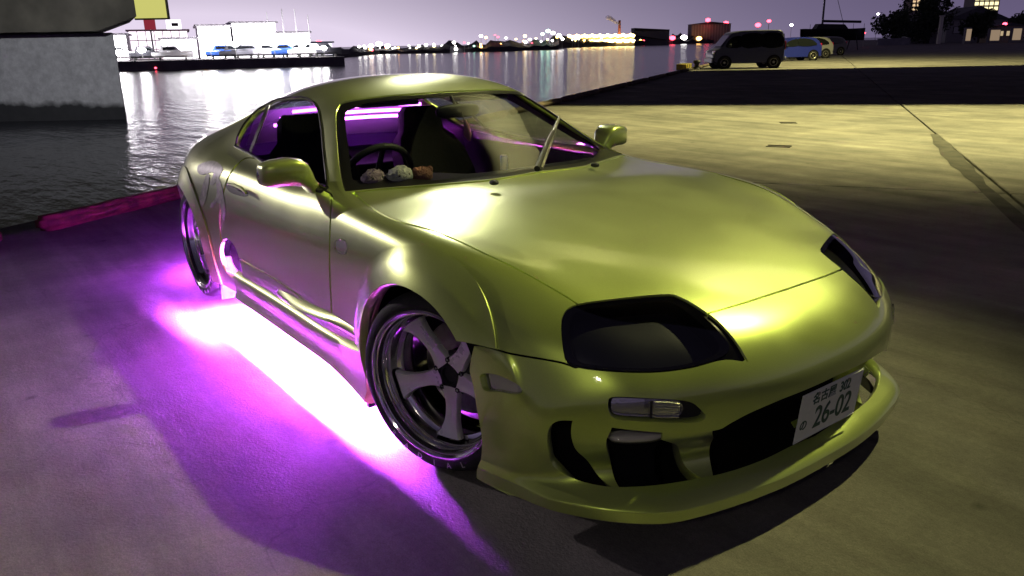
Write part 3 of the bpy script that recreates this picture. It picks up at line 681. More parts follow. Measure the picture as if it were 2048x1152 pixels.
P_LAMPHOLE = smooth_poly([(1122, 650), (1130, 622), (1160, 607), (1240, 596), (1330, 588), (1362, 594), (1404, 618), (1440, 645), (1472, 682), (1498, 725, 1), (1448, 720), (1380, 737), (1300, 746), (1200, 742), (1140, 730), (1126, 702)])
P_LAMP = smooth_poly([(1122, 650), (1130, 622), (1160, 607), (1240, 596), (1330, 589), (1358, 594), (1400, 622), (1440, 660), (1462, 694), (1440, 716), (1380, 734), (1300, 743), (1200, 739), (1140, 727), (1126, 700)])
P_BUMPER_TOP = [(880, 668), (915, 677), (956, 688), (1021, 707), (1117, 724), (1150, 735)]
P_BUMPER = np.concatenate([smooth_poly(P_BUMPER_TOP, False), [(1250, 720), (1400, 660), (1400, 631)], smooth_poly(HOOD_FRONT, False), [(1900, 500), (2000, 1140), (900, 1140), (880, 900)]])
P_MOUTH = smooth_poly([(1125, 841), (1102, 851), (1094, 875), (1097, 905), (1108, 934), (1150, 958), (1200, 971), (1250, 974), (1330, 968), (1440, 948), (1520, 922), (1580, 893, 1), (1800, 800, 1), (1800, 690, 1), (1640, 767), (1560, 800), (1500, 826), (1462, 846), (1430, 861), (1340, 866), (1230, 856), (1180, 846)])
P_VANE1 = smooth_poly([(1146, 846), (1138, 872), (1141, 898), (1152, 920), (1180, 943), (1212, 960), (1247, 974, 1), (1228, 950), (1215, 921), (1212, 898), (1222, 874), (1226, 850, 1), (1180, 838)])
P_VANE2 = smooth_poly([(1345, 850, 1), (1332, 905, 1), (1380, 930), (1441, 946, 1), (1441, 900), (1448, 850), (1452, 835, 1)])
P_SIGNAL = smooth_poly([(1228, 797), (1221, 806), (1222, 822), (1234, 832), (1290, 836), (1350, 837), (1366, 829), (1368, 814), (1358, 804), (1290, 799)])
P_SIGPOCKET = smooth_poly([(1226, 794), (1216, 806), (1218, 824), (1232, 838), (1290, 843), (1370, 846), (1412, 838), (1400, 818), (1372, 802), (1290, 796)])
P_MARKER = smooth_poly([(970, 747), (972, 760), (978, 778), (1000, 783), (1030, 788), (1044, 783), (1036, 771), (1010, 757), (985, 748)])
P_DOOR = smooth_poly([(664, 388, 1), (661, 430), (659, 520), (662, 600), (664, 640, 1), (560, 565), (480, 518), (446, 488), (440, 440), (447, 385), (462, 345), (488, 318), (512, 317, 1), (560, 341), (620, 367)])
P_HANDLE = smooth_poly([(450, 368), (458, 366), (478, 372), (494, 384), (496, 392), (482, 392), (460, 384)])
P_SCOOP = smooth_poly([(449, 478), (441, 492), (441, 515), (449, 540), (464, 556), (486, 568), (484, 545), (478, 516), (470, 494), (460, 481)])
P_SIDEMARK = smooth_poly([(672, 483), (671, 500), (683, 509), (693, 506), (694, 486), (684, 478)])
DECALS = [
 [(398, 330), (428, 322), (446, 336), (440, 352), (425, 372), (420, 366), (428, 345), (405, 350), (396, 345)],
 [(412, 352), (420, 352), (412, 400), (402, 415), (398, 405)],
 [(430, 352), (438, 356), (446, 380), (452, 420), (450, 440), (445, 438), (440, 405), (430, 410), (424, 418), (420, 410), (432, 395), (434, 375)],
]
FW = (0.0, .318); RW = (-2.55, .318)
R_ARCH = .356
car = empty('sports_car', (0, 0, 0))
tag(car, 'low lime gold two door sports car with violet underglow and wide five spoke wheels', 'car')
FULL = Sheet(SV, SN, ST)
G = 1.4                      # half a shut line, in photo pixels (about 2 mm)
arch_f = xz_circle(*FW, R_ARCH); arch_r = xz_circle(*RW, R_ARCH)
def low_arch(s):             # both wheel openings, sides only
    side = np.abs(s.V[:, 1]) - .45
    return np.where(side > 0, np.maximum(arch_f(s), arch_r(s)), -.2)
BODY = FULL.outside(low_arch)

hood_f, bump_f, lamp_f = px_field(P_HOOD, 0), px_field(P_BUMPER, 0, (.2, 2)), px_field(P_LAMP, 0)
screen_f, glass_f, door_f = px_field(P_SCREEN, 0), px_field(P_GLASS, 0), px_field(P_DOOR, 0)
def mouth_f(s):
    v = sd_poly(s.px(), P_MOUTH)
    return np.where((s.V[:, 0] > .3) & (s.V[:, 2] < .5) & (s.V[:, 2] > .17), v, np.minimum(v, -8))
hole_f = px_field(P_LAMPHOLE, 0)
off = lambda f, g: (lambda s: f(s)+g)
def hatch_f(s):              # rear window, cut in plan
    P = np.stack([s.V[:, 0], -s.V[:, 1]], 1)
    poly = smooth_poly([(-1.93, -.6, 1), (-1.93, .30), (-2.05, .36), (-2.5, .38), (-2.88, .36), (-2.98, .28), (-3.0, -.6, 1)])
    v = sd_poly(P, poly)
    return np.where(s.V[:, 2] > .85, v, -.1)*1000
def beam_top(s): return hood_f(s)

lamp_hole = BODY.inside(off(lamp_f, -1))
lamp_rim = BODY.inside(off(hole_f, 0)).outside(off(lamp_f, 0))
rest = BODY.outside(off(hole_f, 0))
hood = rest.inside(off(hood_f, -G-.4)); rest = rest.outside(off(hood_f, G))
bumper = rest.inside(off(bump_f, -G-.8)); rest = rest.outside(off(bump_f, G+.6))
bumper = bumper.clip((bumper.V[:, 0]-.315)*100)
rest = rest.outside(off(screen_f, 0)); screen_all = BODY.inside(off(screen_f, -1))
def frit_f(s):               # clear area inside the black printed border
    q = sd_poly(s.px(), P_SCREEN); side = np.clip((.62-(-s.V[:, 1]))/.2, 0, 1)
    return q - 22 + 13*side
screen = screen_all.inside(frit_f); frit = screen_all.outside(frit_f)
glass = rest.inside(off(glass_f, -1)); rest = rest.outside(off(glass_f, 0))
hatch = rest.inside(off(hatch_f, -2)); rest = rest.outside(off(hatch_f, 0))
scoop_f = px_field(P_SCOOP)
door = rest.inside(off(door_f, -G)); rest = rest.outside(off(door_f, G))
rest = rest.outside(scoop_f); door = door.outside(scoop_f)
signal_f, mark_f, smark_f = px_field(P_SIGNAL), px_field(P_MARKER), px_field(P_SIDEMARK)
mouth_vane1 = bumper.inside(px_field(P_VANE1)); mouth_vane2 = bumper.inside(px_field(P_VANE2))
signal = bumper.inside(off(signal_f, -1)); pocket = bumper.inside(px_field(P_SIGPOCKET, 2)); marker = bumper.inside(off(mark_f, -1))
bumper = bumper.outside(mouth_f).outside(px_field(P_SIGPOCKET)).outside(off(mark_f, 1))
side_marker = rest.inside(off(smark_f, -1)); rest = rest.outside(off(smark_f, .5))

def arch_swell(s, cx, cz, r0, r1, rise):
    r = np.hypot(s.V[:, 0]-cx, s.V[:, 2]-cz); t = np.clip((r1-r)/(r1-r0), 0, 1); w = t*t*(3-2*t)*np.clip((s.V[:, 2]-.16)/.22, 0, 1)*(np.abs(s.V[:, 1]) > .6)
    D = s.N*np.array([.25, 1, .2]); D /= np.linalg.norm(D, axis=1, keepdims=True)+1e-9
    return Sheet(s.V + D*(rise*w)[:, None], s.N, s.T)
bumper = arch_swell(bumper, *FW, R_ARCH, .44, .024)
P = M['paint']
rest.both().build('body_shell', P, car, .02)
hood.both().build('hood', P, car, .02)
bumper.both().build('front_bumper', P, car, .035)
for k, mir in enumerate((False, True)):
    g = (lambda s: s.mirror()) if mir else (lambda s: s)
    d = g(door).build('door', P, car, .02)
    # pressed handle: pocket and grip
    hs = g(door.inside(px_field(P_HANDLE)).offset(.002)); hs.build('handle', M['black'], d, .004)
    px = np.array([(456, 369), (470, 371), (484, 378), (492, 386)], float)
    pts = [on_plane(q, (0, 1, 0), -.897)*np.array([1, -1 if mir else 1, 1]) for q in px]
    MB().tube(pts, [.006, .010, .010, .006], 8).build('grip', P, d)
    lens = g(lamp_hole)
    hl = g(lamp_hole.offset(-.06)).build('headlight', M['bucket'], car, 0)
    g(lamp_rim.offset(-.010)).build('rim', M['gloss_black'], hl, .02)
    # walls of the lamp housing
    e = lens.offset(-.004); eb = e.build('cover', M['lamp_dark'], hl, 0)
    wall = lens.offset(-.006)
    T = wall.T; ed = np.concatenate([T[:, [0, 1]], T[:, [1, 2]], T[:, [2, 0]]]); ky = np.sort(ed, 1)
    _, inv, cnt = np.unique(ky[:, 0]*10000019+ky[:, 1], return_inverse=True, return_counts=True); be = ed[cnt[inv] == 1]
    bv = np.unique(be); i1 = {int(v): k2 for k2, v in enumerate(bv)}; nb = len(bv)
    cen = wall.V.mean(0)
    ins = wall.V[bv] + (cen-wall.V[bv])*.10 - wall.N[bv]*.004
    VV = np.concatenate([wall.V[bv], ins, ins - wall.N[bv]*.075])
    FF = [(i1[int(p)], i1[int(q)], nb+i1[int(q)], nb+i1[int(p)]) for p, q in be] + [(nb+i1[int(p)], nb+i1[int(q)], 2*nb+i1[int(q)], 2*nb+i1[int(p)]) for p, q in be]
    mesh_obj('bezel', VV, FF, M['gloss_black'], hl, True, autosmooth=40)
    for px_, rr in ():
        c = np.array(on_plane(px_, (0, 0, 1), .60)); c[1] *= -1 if mir else 1
        Mx = Matrix.Translation(Vector(c)) @ Matrix.Rotation(math.radians(-90), 4, 'Z')
        MB().lathe([(rr*1.25, -.012), (rr*1.25, .01), (rr, .012), (rr, .004), (rr*.8, .016), (rr*.45, .026), (.0005, .03)], 28, Mx).build('projector', M['reflector'], hl)
    g(glass.outside(px_field(P_PILLAR, 0)).offset(-.004)).build('side_window', M['tint'], car, 0)
    g(glass.inside(px_field(P_PILLAR, -1)).offset(.001)).build('pillar_trim', M['pillar'], car, .006)
    # bumper inserts
    g(mouth_vane1.offset(-.035)).build('duct_vane', P, car, .03)
    g(mouth_vane2.offset(-.05)).build('duct_vane', P, car, .05)
    g(pocket.offset(-.03)).build('signal_pocket', M['black'], car, 0)
    sg = g(signal.offset(-.022)).build('turn_signal', M['reflector'], car, 0)
    g(signal.offset(-.006)).build('lens', M['lamp_clear'], sg, .014)
    mk = g(marker.offset(-.012)).build('marker_lamp', M['frosted'], car, 0)
    g(marker.offset(-.001)).build('lens', M['lamp_clear'], mk, .008)
    sm = g(side_marker.offset(.0)).build('side_repeater', M['frosted'], car, .01)
    g(side_marker.offset(.008)).build('lens', M['lamp_clear'], sm, .008)
    g(FULL.inside(px_field(P_SCOOP, 2)).offset(-.06)).build('scoop_liner', M['liner'], car, 0)
frit.both().offset(-.005).build('windscreen_border', M['pillar'], car, .004)
screen.both().offset(-.004).build('windscreen', M['screen'], car, 0)
hatch.both().offset(-.004).build('rear_window', M['tint'], car, 0)
# dark inner structure seen through the shut lines and the mouth
inner = FULL.outside(lambda s: np.where(np.abs(s.V[:, 1]) > .3, np.maximum(xz_circle(*FW, .385)(s), xz_circle(*RW, .385)(s)), -.2))
inner = inner.outside(off(screen_f, 6)).outside(off(glass_f, 6)).outside(off(hatch_f, 10)).outside(off(hole_f, 1.5)).outside(off(mouth_f, 6)).outside(px_field(P_SIGPOCKET, 2)).outside(px_field(P_SCOOP, 2)).outside(off(signal_f, 1.5)).outside(off(mark_f, 1.5))
inner = inner.clip((inner.V[:, 2]-.155)*100)
inner.offset(-.022).both().build('inner_shell', M['liner'], car, 0)
for mir in (False, True):
    s_ = FULL.inside(off(mouth_f, 10)); s_ = s_.clip((-s_.V[:, 1]-.56)*100).offset(-.068)
    (s_.mirror() if mir else s_).build('duct_glow_block', M['liner'], car, 0)  # added sheet, stops violet light showing through the side duct
FULL.inside(off(mouth_f, 14)).offset(-.16).both().build('mouth_liner', M['liner'], car, 0)
# ---- wheel arch flares
def flare(cx, cz, r0, r1, rise, cut):
    s = BODY.inside(xz_circle(cx, cz, r1))
    s = s.clip(np.where(np.abs(s.V[:, 1]) > .6, 1.0, -1.0))
    s = cut(s)
    r = np.hypot(s.V[:, 0]-cx, s.V[:, 2]-cz); t = np.clip((r1-r)/(r1-r0), 0, 1)
    fade = 1 - .45*np.clip((s.V[:, 0]-cx-.05)/.25, 0, 1)
    d = .010 + rise*fade*(t**1.5*(1.25-.25*t))
    D = s.N*np.array([.25, 1, .35]); D /= np.linalg.norm(D, axis=1, keepdims=True)+1e-9
    V = s.V + D*d[:, None]
    rad = np.stack([s.V[:, 0]-cx, 0*r, s.V[:, 2]-cz], 1)/np.maximum(r, .01)[:, None]
    N = s.N + rad*(rise/(r1-r0)*1.2*np.clip(t*2.5, 0, 1))[:, None]
    N /= np.linalg.norm(N, axis=1, keepdims=True)
    return Sheet(V, N, s.T)
fl_f = flare(*FW, R_ARCH, .468, .034, lambda s: s.clip(np.minimum((.44-s.V[:, 0])*50, -bump_f(s)-3)))
fl_r = flare(*RW, R_ARCH, .45, .016, lambda s: s.clip((s.V[:, 0]+3.0)*50).outside(px_field(P_SCOOP, 2)))
for mir in (False, True):
    for q in (fl_f, fl_r):
        (q.mirror() if mir else q).build('fender_flare', M['paint'], car, .03)
# ---- inner wheel housings
for sx in (1, -1):
    for cx, cz in (FW, RW):
        prof = [(.415, .36), (.415, .86), (.372, .885)]
        mb = MB(); n = 40; Gd = []
        for k in range(n+1):
            a = math.radians(-35 + 250*k/n)
            Gd.append([(cx+r*math.cos(a), -y*sx, cz+r*math.sin(a)) for r, y in ([(.02, .34), (.39, .34), (.40, .60), (.395, .85), (.36, .885)] if cx > -1 else [(.02, .34), (.38, .34), (.385, .60), (.37, .74)])])
        mb.grid(Gd).build('wheel_housing', M['liner'], car)
# ---- side skirts
def skirt_pts(x):
    t = (x+2.02)/(2.02-.40)          # 0 rear .. 1 front
    fl = max(0, (t-.72)/.28)**2; rr = max(0, (.16-t)/.16)**2
    top = .305 + .012*math.sin(t*3.1) + .05*fl + .06*rr; y0 = .868
    return [(y0, top), (y0+.022+.012*fl, top-.012), (y0+.032+.016*fl, top-.03), (y0+.028+.012*fl, top-.075), (y0+.024+.014*fl, .208-.03*fl), (y0+.034+.016*fl, .184-.035*fl), (y0+.036+.016*fl, .172-.036*fl), (y0+.026, .160-.036*fl), (y0-.04, .156-.036*fl), (y0-.06, .22)]
for sx in (1, -1):
    xs = np.linspace(-1.84, -.375, 44)
    Gd = [[(x, -y*sx, z) for y, z in skirt_pts(x)] for x in xs]
    mb = MB().grid(Gd, closed_v=True)
    n = len(Gd[0]); mb.F += [tuple(range(n)), tuple(range((len(xs)-1)*n+n-1, (len(xs)-1)*n-1, -1))]
    sk = mb.build('side_skirt', M['paint'], car, angle=38)
    # raised blade that rises to the front wheel
    Gd = []
    for k in range(25):
        t = k/24; x = -1.25+.80*t
        zt = .335+.075*math.sin(t*1.5)**2*(1-.55*t)+.0*t; w = .004+.028*math.sin(min(1, t*1.15)*math.pi*.9)
        Gd.append([(x, -(.878)*sx, zt+.03), (x, -(.887+w*.8)*sx, zt+.012), (x, -(.888+w)*sx, zt-.004), (x, -(.886+w*.5)*sx, zt-.018), (x, -.876*sx, zt-.03)])
    MB().grid(Gd).build('blade', M['paint'], sk, angle=60)
# ---- door mirrors
def mirror(sx):
    # loft of rounded sections from the outer tip to the inner foot
    secs = [(-1.006, -.955, .915, .030, .026), (-1.0, -.952, .915, .042, .040), (-.982, -.948, .916, .054, .048), (-.95, -.942, .919, .064, .053), (-.895, -.936, .922, .070, .055), (-.858, -.930, .918, .070, .055), (-.832, -.926, .902, .064, .055), (-.815, -.922, .876, .050, .052), (-.80, -.918, .848, .038, .040), (-.775, -.91, .832, .030, .024)]
    Gd = []
    for y, x, z, rx, rz in secs:
        ring = []
        for k in range(28):
            a = 2*math.pi*k/28; e = .5
            f = lambda v: math.copysign(abs(v)**e, v)
            ring.append((x-.03+rx*f(math.cos(a)), y*sx if False else (y if sx > 0 else -y), z+rz*f(math.sin(a))))
        Gd.append(ring)
    mb = MB().grid(Gd, closed_v=True); n = 28
    mb.F += [tuple(range(n)), tuple((len(secs)-1)*n+k for k in range(n-1, -1, -1))]
    m = mb.build('door_mirror', M['paint'], car, angle=50)
    MB().ell((-.995, (-.92 if sx > 0 else .92), .918), (.030, .088, .044), 24, 10, .6).build('glass', pbr('mirror_glass', (.8, .8, .82), .03, 1.0) if 'mg' not in M else M['mg'], m)
    MB().box((-.905, (-.785 if sx > 0 else .785), .838), (.10, .05, .026)).build('foot', M['black'], m, bevel=.008)
mirror(1); mirror(-1)

def text_part(name, body, size, loc, parent, mat, xs=1.0, rot=None, bold=.0, depth=.0006):
    cu = bpy.data.curves.new(name, 'FONT'); cu.body = body; cu.size = size; cu.extrude = depth; cu.offset = bold
    cu.align_x = 'CENTER'; cu.align_y = 'CENTER'
    t = bpy.data.objects.new(name, cu); COL.objects.link(t)
    dg = bpy.context.evaluated_depsgraph_get(); dg.update()
    me = bpy.data.meshes.new_from_object(t.evaluated_get(dg)); bpy.data.objects.remove(t)
    me.name = name
    me.materials.clear(); me.materials.append(mat)
    o = bpy.data.objects.new(name, me); link(o, parent)
    o.location = loc; o.scale = (xs, 1, 1)
    if rot is not None: o.rotation_euler = rot
    return o
# ---- wheels
def make_wheel(name, label=None):
    w = MB()
    w.lathe([(.245, .118), (.262, .121), (.2645, .126), (.262, .130), (.256, .131), (.2515, .127), (.249, .117), (.247, .100), (.244, .088), (.240, .082), (.2365, .077), (.2345, .062), (.233, .044), (.230, .036), (.224, .031), (.217, .028), (.212, .018), (.209, -.02), (.215, -.10), (.245, -.115)], 96)
    wh = w.build('wheel', M['chrome'], None, angle=28)
    MB().lathe([(.246, .112), (.258, .121), (.268, .128), (.280, .1285), (.292, .1265), (.303, .120), (.311, .108), (.3155, .094), (.3175, .075), (.318, .04), (.318, -.05), (.3155, -.095), (.306, -.118), (.285, -.128), (.26, -.124), (.246, -.11)], 96, close=True).build('tyre', M['rubber'], wh, angle=60)
    for k in range(5):
        a0 = 2*math.pi*k/5 + .2; Gd = []
        for i in range(15):
            t = i/14; r = .040 + .182*t
            hw = .020 + .019*max(0, 1-t/.38)**1.8 + .030*max(0, (t-.55)/.45)**2.0 + .006
            if t < .12: hw = min(hw, r*math.tan(math.pi/5)*.98)
            y = .030 + .012*t + .016*t*t - .010*math.sin(math.pi*t)
            th = .024
            tw = .012*math.sin(math.pi*min(1, t*1.1))
            sec = [(-hw, y-th), (-hw, y-.007), (-hw*.86, y), (-hw*.3, y-.003), (hw*.3, y-.003), (hw*.86, y), (hw, y-.007), (hw, y-th)]
            ring = []
            for u, yy in sec:
                an = a0 + tw/r*.0 + math.atan2(u, r); rr = math.hypot(u, r) if t < .9 else r + (math.hypot(u, r)-r)*.2
                ring.append((rr*math.cos(an), yy, rr*math.sin(an)))
            Gd.append(ring)
        MB().grid(Gd, closed_v=True).build('spoke', M['alloy'], wh, angle=38)
        a1 = a0 + math.pi/5
        Mx = Matrix.Translation((.058*math.cos(a1), .012, .058*math.sin(a1)))
        MB().lathe([(.0105, -.01), (.0105, .016), (.008, .020), (.006, .020), (.006, .008), (.0005, .008)], 6, Mx).build('lug_nut', M['black'], wh, angle=20)
        Mx = Matrix.Translation((.058*math.cos(a1), .0, .058*math.sin(a1)))
    MB().lathe([(.078, -.02), (.078, .004), (.070, .012), (.040, .018), (.036, .026), (.033, .026), (.031, .012), (.0005, .010)], 40).build('hub', M['black'], wh, angle=30)
    MB().lathe([(.075, -.075), (.170, -.075), (.172, -.071), (.172, -.060), (.170, -.056), (.075, -.056)], 64).build('brake_disc', M['steel'], wh, angle=30)
    mb = MB(); Gd = []
    for i in range(13):
        a = math.radians(150 + 60*i/12)
        Gd.append([(r*math.cos(a), y, r*math.sin(a)) for r, y in ((.10, -.10), (.10, -.035), (.115, -.025), (.175, -.025), (.188, -.035), (.188, -.10))])
    mb.grid(Gd).build('brake_caliper', pbr('caliper_paint', (.08, .075, .08), .4), wh)
    for k, ch in enumerate('RADIAL'):
        an = math.radians(-20 - 13*k)
        t_ = text_part('tyre_letter', ch, .030, (.285*math.cos(an), .1285, .285*math.sin(an)), wh, M['tyre_letter'], 1.0)
        t_.rotation_euler = (math.radians(90), 0, math.pi); t_.rotation_mode = 'QUATERNION'
        r_ = Vector((math.cos(an), 0, math.sin(an))); yv = -r_; zv = Vector((0, 1, 0)); xv = yv.cross(zv)
        t_.rotation_quaternion = Matrix((xv, yv, zv)).transposed().to_quaternion()
    MB().tube([(.2435, .105, .0), (.226, .110, .004)], .0035, 8).build('valve', M['black'], wh)
    return wh
def copy_tree(o, parent=None):
    c = o.copy(); link(c, parent)
    for ch in list(o.children): copy_tree(ch, c)
    return c
wheel0 = make_wheel('wheel')
STEER = 18
spots = [(-0.030, -1, .318, -.742, STEER), (0.0, 1, .318, .742, STEER), (-2.55, -1, .318, -.748, 0), (-2.55, 1, .318, .748, 0)]
for i, (x, sd, z, y, st) in enumerate(spots):
    w = wheel0 if i == 0 else copy_tree(wheel0)
    w.parent = car
    w.location = (x, y, z)
    rz = math.radians(st) + (math.pi if sd < 0 else 0)
    spin = [.55, .3, 1.0, 0][i]
    w.rotation_mode = 'QUATERNION'
    w.rotation_quaternion = Quaternion((0, 0, 1), rz) @ Quaternion((0, 1, 0), spin)

# ---- fog lamps, plate, grille mesh
for sx in (1, -1):
    c = on_plane((1278, 872), (0, 1, 0), -.60); c = np.array([c[0]-.015, c[1]*sx, c[2]])
    dirv = math.atan2(-.55*sx, .83)
    Mx = Matrix.Rotation(dirv, 3, 'Z')
    fo = MB().ell(c, (.03, .082, .019), 24, 12, .8, Mx).build('fog_lamp', M['frosted'], car)
    c2 = c + np.array([.012, -.008*sx, 0])
    MB().ell(c2, (.026, .078, .0175), 24, 12, .8, Mx).build('lens', M['lamp_clear'], fo)
PL = np.array([.925, 0.0, .327]); TILT = .10
pm = Matrix.Translation(Vector(PL)) @ Matrix.Rotation(TILT, 4, 'Y') @ Matrix(((0, 0, 1, 0), (1, 0, 0, 0), (0, 1, 0, 0), (0, 0, 0, 1)))   # local x->car left, y->up, z->forward
plate = MB().box((0, 0, 0), (.33, .165, .003)).build('number_plate', M['plate'], car, smooth=False, bevel=.001)
plate.matrix_basis = pm
MB().tube([(-.16, .0777, .002), (.16, .0777, .002)], .0018, 6).build('embossed_edge', M['plate'], plate)
MB().tube([(-.16, -.0777, .002), (.16, -.0777, .002)], .0018, 6).build('embossed_edge', M['plate'], plate)
for sx in (-.08, .08):
    Mb = Matrix.Translation((sx, .066, .001)) @ Matrix.Rotation(math.radians(90), 4, 'X')
    MB().lathe([(.006, -.001), (.006, .003), (.0005, .004)], 12, Mb).build('bolt', M['steel'], plate)
text_part('lettering', '\u540d\u53e4\u5c4b', .042, (-.045, .050, .0022), plate, M['plate_ink'], 1.0, bold=.0006)
text_part('lettering', '302', .050, (.068, .049, .0022), plate, M['plate_ink'], .8, bold=.0008)
text_part('lettering', '\u306e', .040, (-.133, -.028, .0022), plate, M['plate_ink'], 1.0, bold=.0006)
text_part('lettering', '26-02', .105, (.022, -.022, .0022), plate, M['plate_ink'], .84, bold=.0012)

# ---- faded decals on the rear quarter
for d in DECALS:
    s_ = FULL.inside(px_field(smooth_poly(d, True, 4)))
    s_.offset(.0022).build('decal', M['decal'], car, 0)
# ---- belt-line trims and signal ribs
_FR = FULL.V[FULL.facing() > 0]; _FN = FULL.N[FULL.facing() > 0]; _FP = proj(_FR)
def on_body(px, lift=.003):
    d2 = ((_FP-np.array(px))**2).sum(1); k = np.argpartition(d2, 4)[:4]; wt = 1/(d2[k]+.3); wt /= wt.sum()
    return (_FR[k]*wt[:, None]).sum(0) + (_FN[k]*wt[:, None]).sum(0)*lift
belt = smooth_poly([(471, 293), (505, 310), (532, 327), (575, 345), (612, 359), (655, 378)], False, 5)
rail = smooth_poly([(471, 293), (481, 262), (505, 230), (532, 210), (561, 198), (591, 195), (614, 197), (633, 212), (642, 244), (649, 312), (656, 376)], False, 4)
m_trim = pbr('dark_bright_trim', (.10, .10, .10), .18, .9)
for sg_ in (1, -1):
    f_ = lambda pts: [on_body(p)*np.array([1, sg_, 1]) for p in pts]
    MB().tube(f_(belt), .0075, 8).build('belt_trim', m_trim, car)
    MB().tube(f_(rail), .005, 8).build('window_seal', M['pillar'], car)
    MB().tube(f_([(1303, 800), (1302, 818), (1301, 835)]), .004, 6).build('signal_divider', M['black'], car)
    for k in range(6): MB().tube(f_([(1310, 803+6*k), (1335, 804+6*k), (1358, 807+5.4*k)]), .0016, 5).build('signal_rib', M['reflector'], car)
# ---- wiper, washer jets
SURF_PTS = screen_all.V
def on_screen(px, lift=.02):
    s_ = screen_all; q = proj(s_.V if px[0] < 1070 else s_.V*np.array([1, -1, 1])); k = np.argmin(((q-np.array(px))**2).sum(1))
    sg = np.array([1, 1, 1]) if px[0] < 1070 else np.array([1, -1, 1])
    return (s_.V[k]+s_.N[k]*lift)*sg
wp = [on_screen(p) for p in ((1074, 342), (1090, 300), (1103, 268), (1116, 238))]
wi = MB().tube([wp[0]-np.array([0, 0, .01]), wp[1], wp[2]], [.013, .011, .009], 8).build('wiper', M['black'], car)
wb = [on_screen(p, .010) for p in ((1083, 340), (1095, 300), (1108, 262), (1118, 236))]
MB().tube(wb, [.007, .009, .009, .006], 6).build('blade', M['steel'], wi)
for px_ in ((988, 365), (1190, 330)):
    c = ground(px_, .882)
    MB().ell(c, (.020, .016, .010), 14, 8, .8).build('washer_jet', M['black'], car)

# ---- cabin
Gd = []
for k in range(25):
    y = -.66+1.32*k/24; arch = .0 - .06*abs(y/.66)**2
    hood_ = .035*math.exp(-((y+.36)/.2)**2)
    Gd.append([(-.50+arch*2.2, y, .845+.0*arch), (-.62+arch*2, y, .842+.4*hood_), (-.80+arch, y, .838+hood_), (-.90, y, .825+hood_), (-.93, y, .78+hood_*.5), (-.90, y, .62), (-.95, y, .35)])
MB().grid(Gd).build('dashboard', M['dash'], car, angle=60)
def seat(y):
    def shell(path, hw, th, name, parent, e=.0):
        Gd = []
        for (x, z, w, bol) in path:
            row = [(x-.015, y-w, z), (x+bol, y-w*.92, z+bol*.3), (x+bol*.5, y-w*.62, z), (x, y-w*.3, z), (x, y+w*.3, z), (x+bol*.5, y+w*.62, z), (x+bol, y+w*.92, z+bol*.3), (x-.015, y+w, z), (x-.06, y+w*.9, z-.01), (x-.075, y, z-.015), (x-.06, y-w*.9, z-.01)]
            Gd.append(row)
        mb = MB().grid(Gd, closed_v=True); n = 11
        mb.F += [tuple(range(n)), tuple((len(path)-1)*n+k for k in range(n-1, -1, -1))]
        return mb.build(name, M['cloth'], parent, angle=60)
    st = shell([(-1.78, .40, .22, .05), (-1.84, .52, .24, .07), (-1.90, .66, .25, .08), (-1.96, .78, .24, .06), (-2.00, .87, .20, .035), (-2.02, .91, .15, .015), (-2.03, .965, .14, .02), (-2.04, 1.02, .13, .02), (-2.045, 1.05, .10, .01)], .25, .1, 'seat', car)
    mb = MB(); Gd = []
    for x, z in ((-1.85, .36), (-1.70, .37), (-1.45, .40), (-1.32, .41), (-1.28, .38)):
        Gd.append([(x, y-.25, z+.05), (x, y-.18, z+.03), (x, y-.1, z), (x, y+.1, z), (x, y+.18, z+.03), (x, y+.25, z+.05), (x, y+.25, z-.12), (x, y-.25, z-.12)])
    mb.grid(Gd, closed_v=True).build('cushion', M['cloth'], st)
seat(-.37); seat(.37)
# steering wheel
sw = MB(); cst = Vector((-1.22, -.37, .80)); ax = Quaternion((0, 1, 0), math.radians(-62))
ring = [cst + ax @ Vector((.18*math.cos(a), .18*math.sin(a), 0)) for a in np.linspace(0, 2*math.pi, 33)]
sw.tube(ring, .016, 10, cap=False)
stw = sw.build('steering_wheel', M['dash'], car)
for a in (0, 2.1, 4.2):
    MB().tube([cst, cst + ax @ Vector((.17*math.cos(a), .17*math.sin(a), 0))], .014, 8).build('spoke', M['dash'], stw)
MB().ell(cst, (.06, .06, .03)).build('horn_pad', M['dash'], stw)
MB().tube([cst, (-.92, -.37, .72)], .035, 10).build('column', M['dash'], stw)
# floor, rear shelf, headliner, door cards, bulkhead
MB().box((-1.6, 0, .23), (2.0, 1.4, .04)).build('cabin_floor', M['cloth'], car, smooth=False)
MB().box((-2.62, 0, .70), (.9, 1.1, .04)).build('cargo_floor', M['cloth'], car, smooth=False)
MB().box((-2.2, 0, .50), (.05, 1.2, .45)).build('rear_bulkhead', M['cloth'], car, smooth=False)
for sx in (-1, 1):
    Gd = [[(x, sx*(.72-.02*abs(x+1.4)), .84), (x, sx*(.735-.02*abs(x+1.4)), .80), (x, sx*.76, .6), (x, sx*.78, .3)] for x in np.linspace(-2.1, -.75, 16)]
    MB().grid(Gd).build('door_card', M['dash'], car)
hl_ = FULL.outside(off(screen_f, 4)).outside(off(hatch_f, 4)).outside(off(glass_f, 4))
hl_ = hl_.clip(np.minimum((hl_.V[:, 2]-.90)*10, np.minimum(-.7-hl_.V[:, 0], hl_.V[:, 0]+2.9))).offset(-.03).both()
hl_.build('headliner', M['cloth'], car, 0)
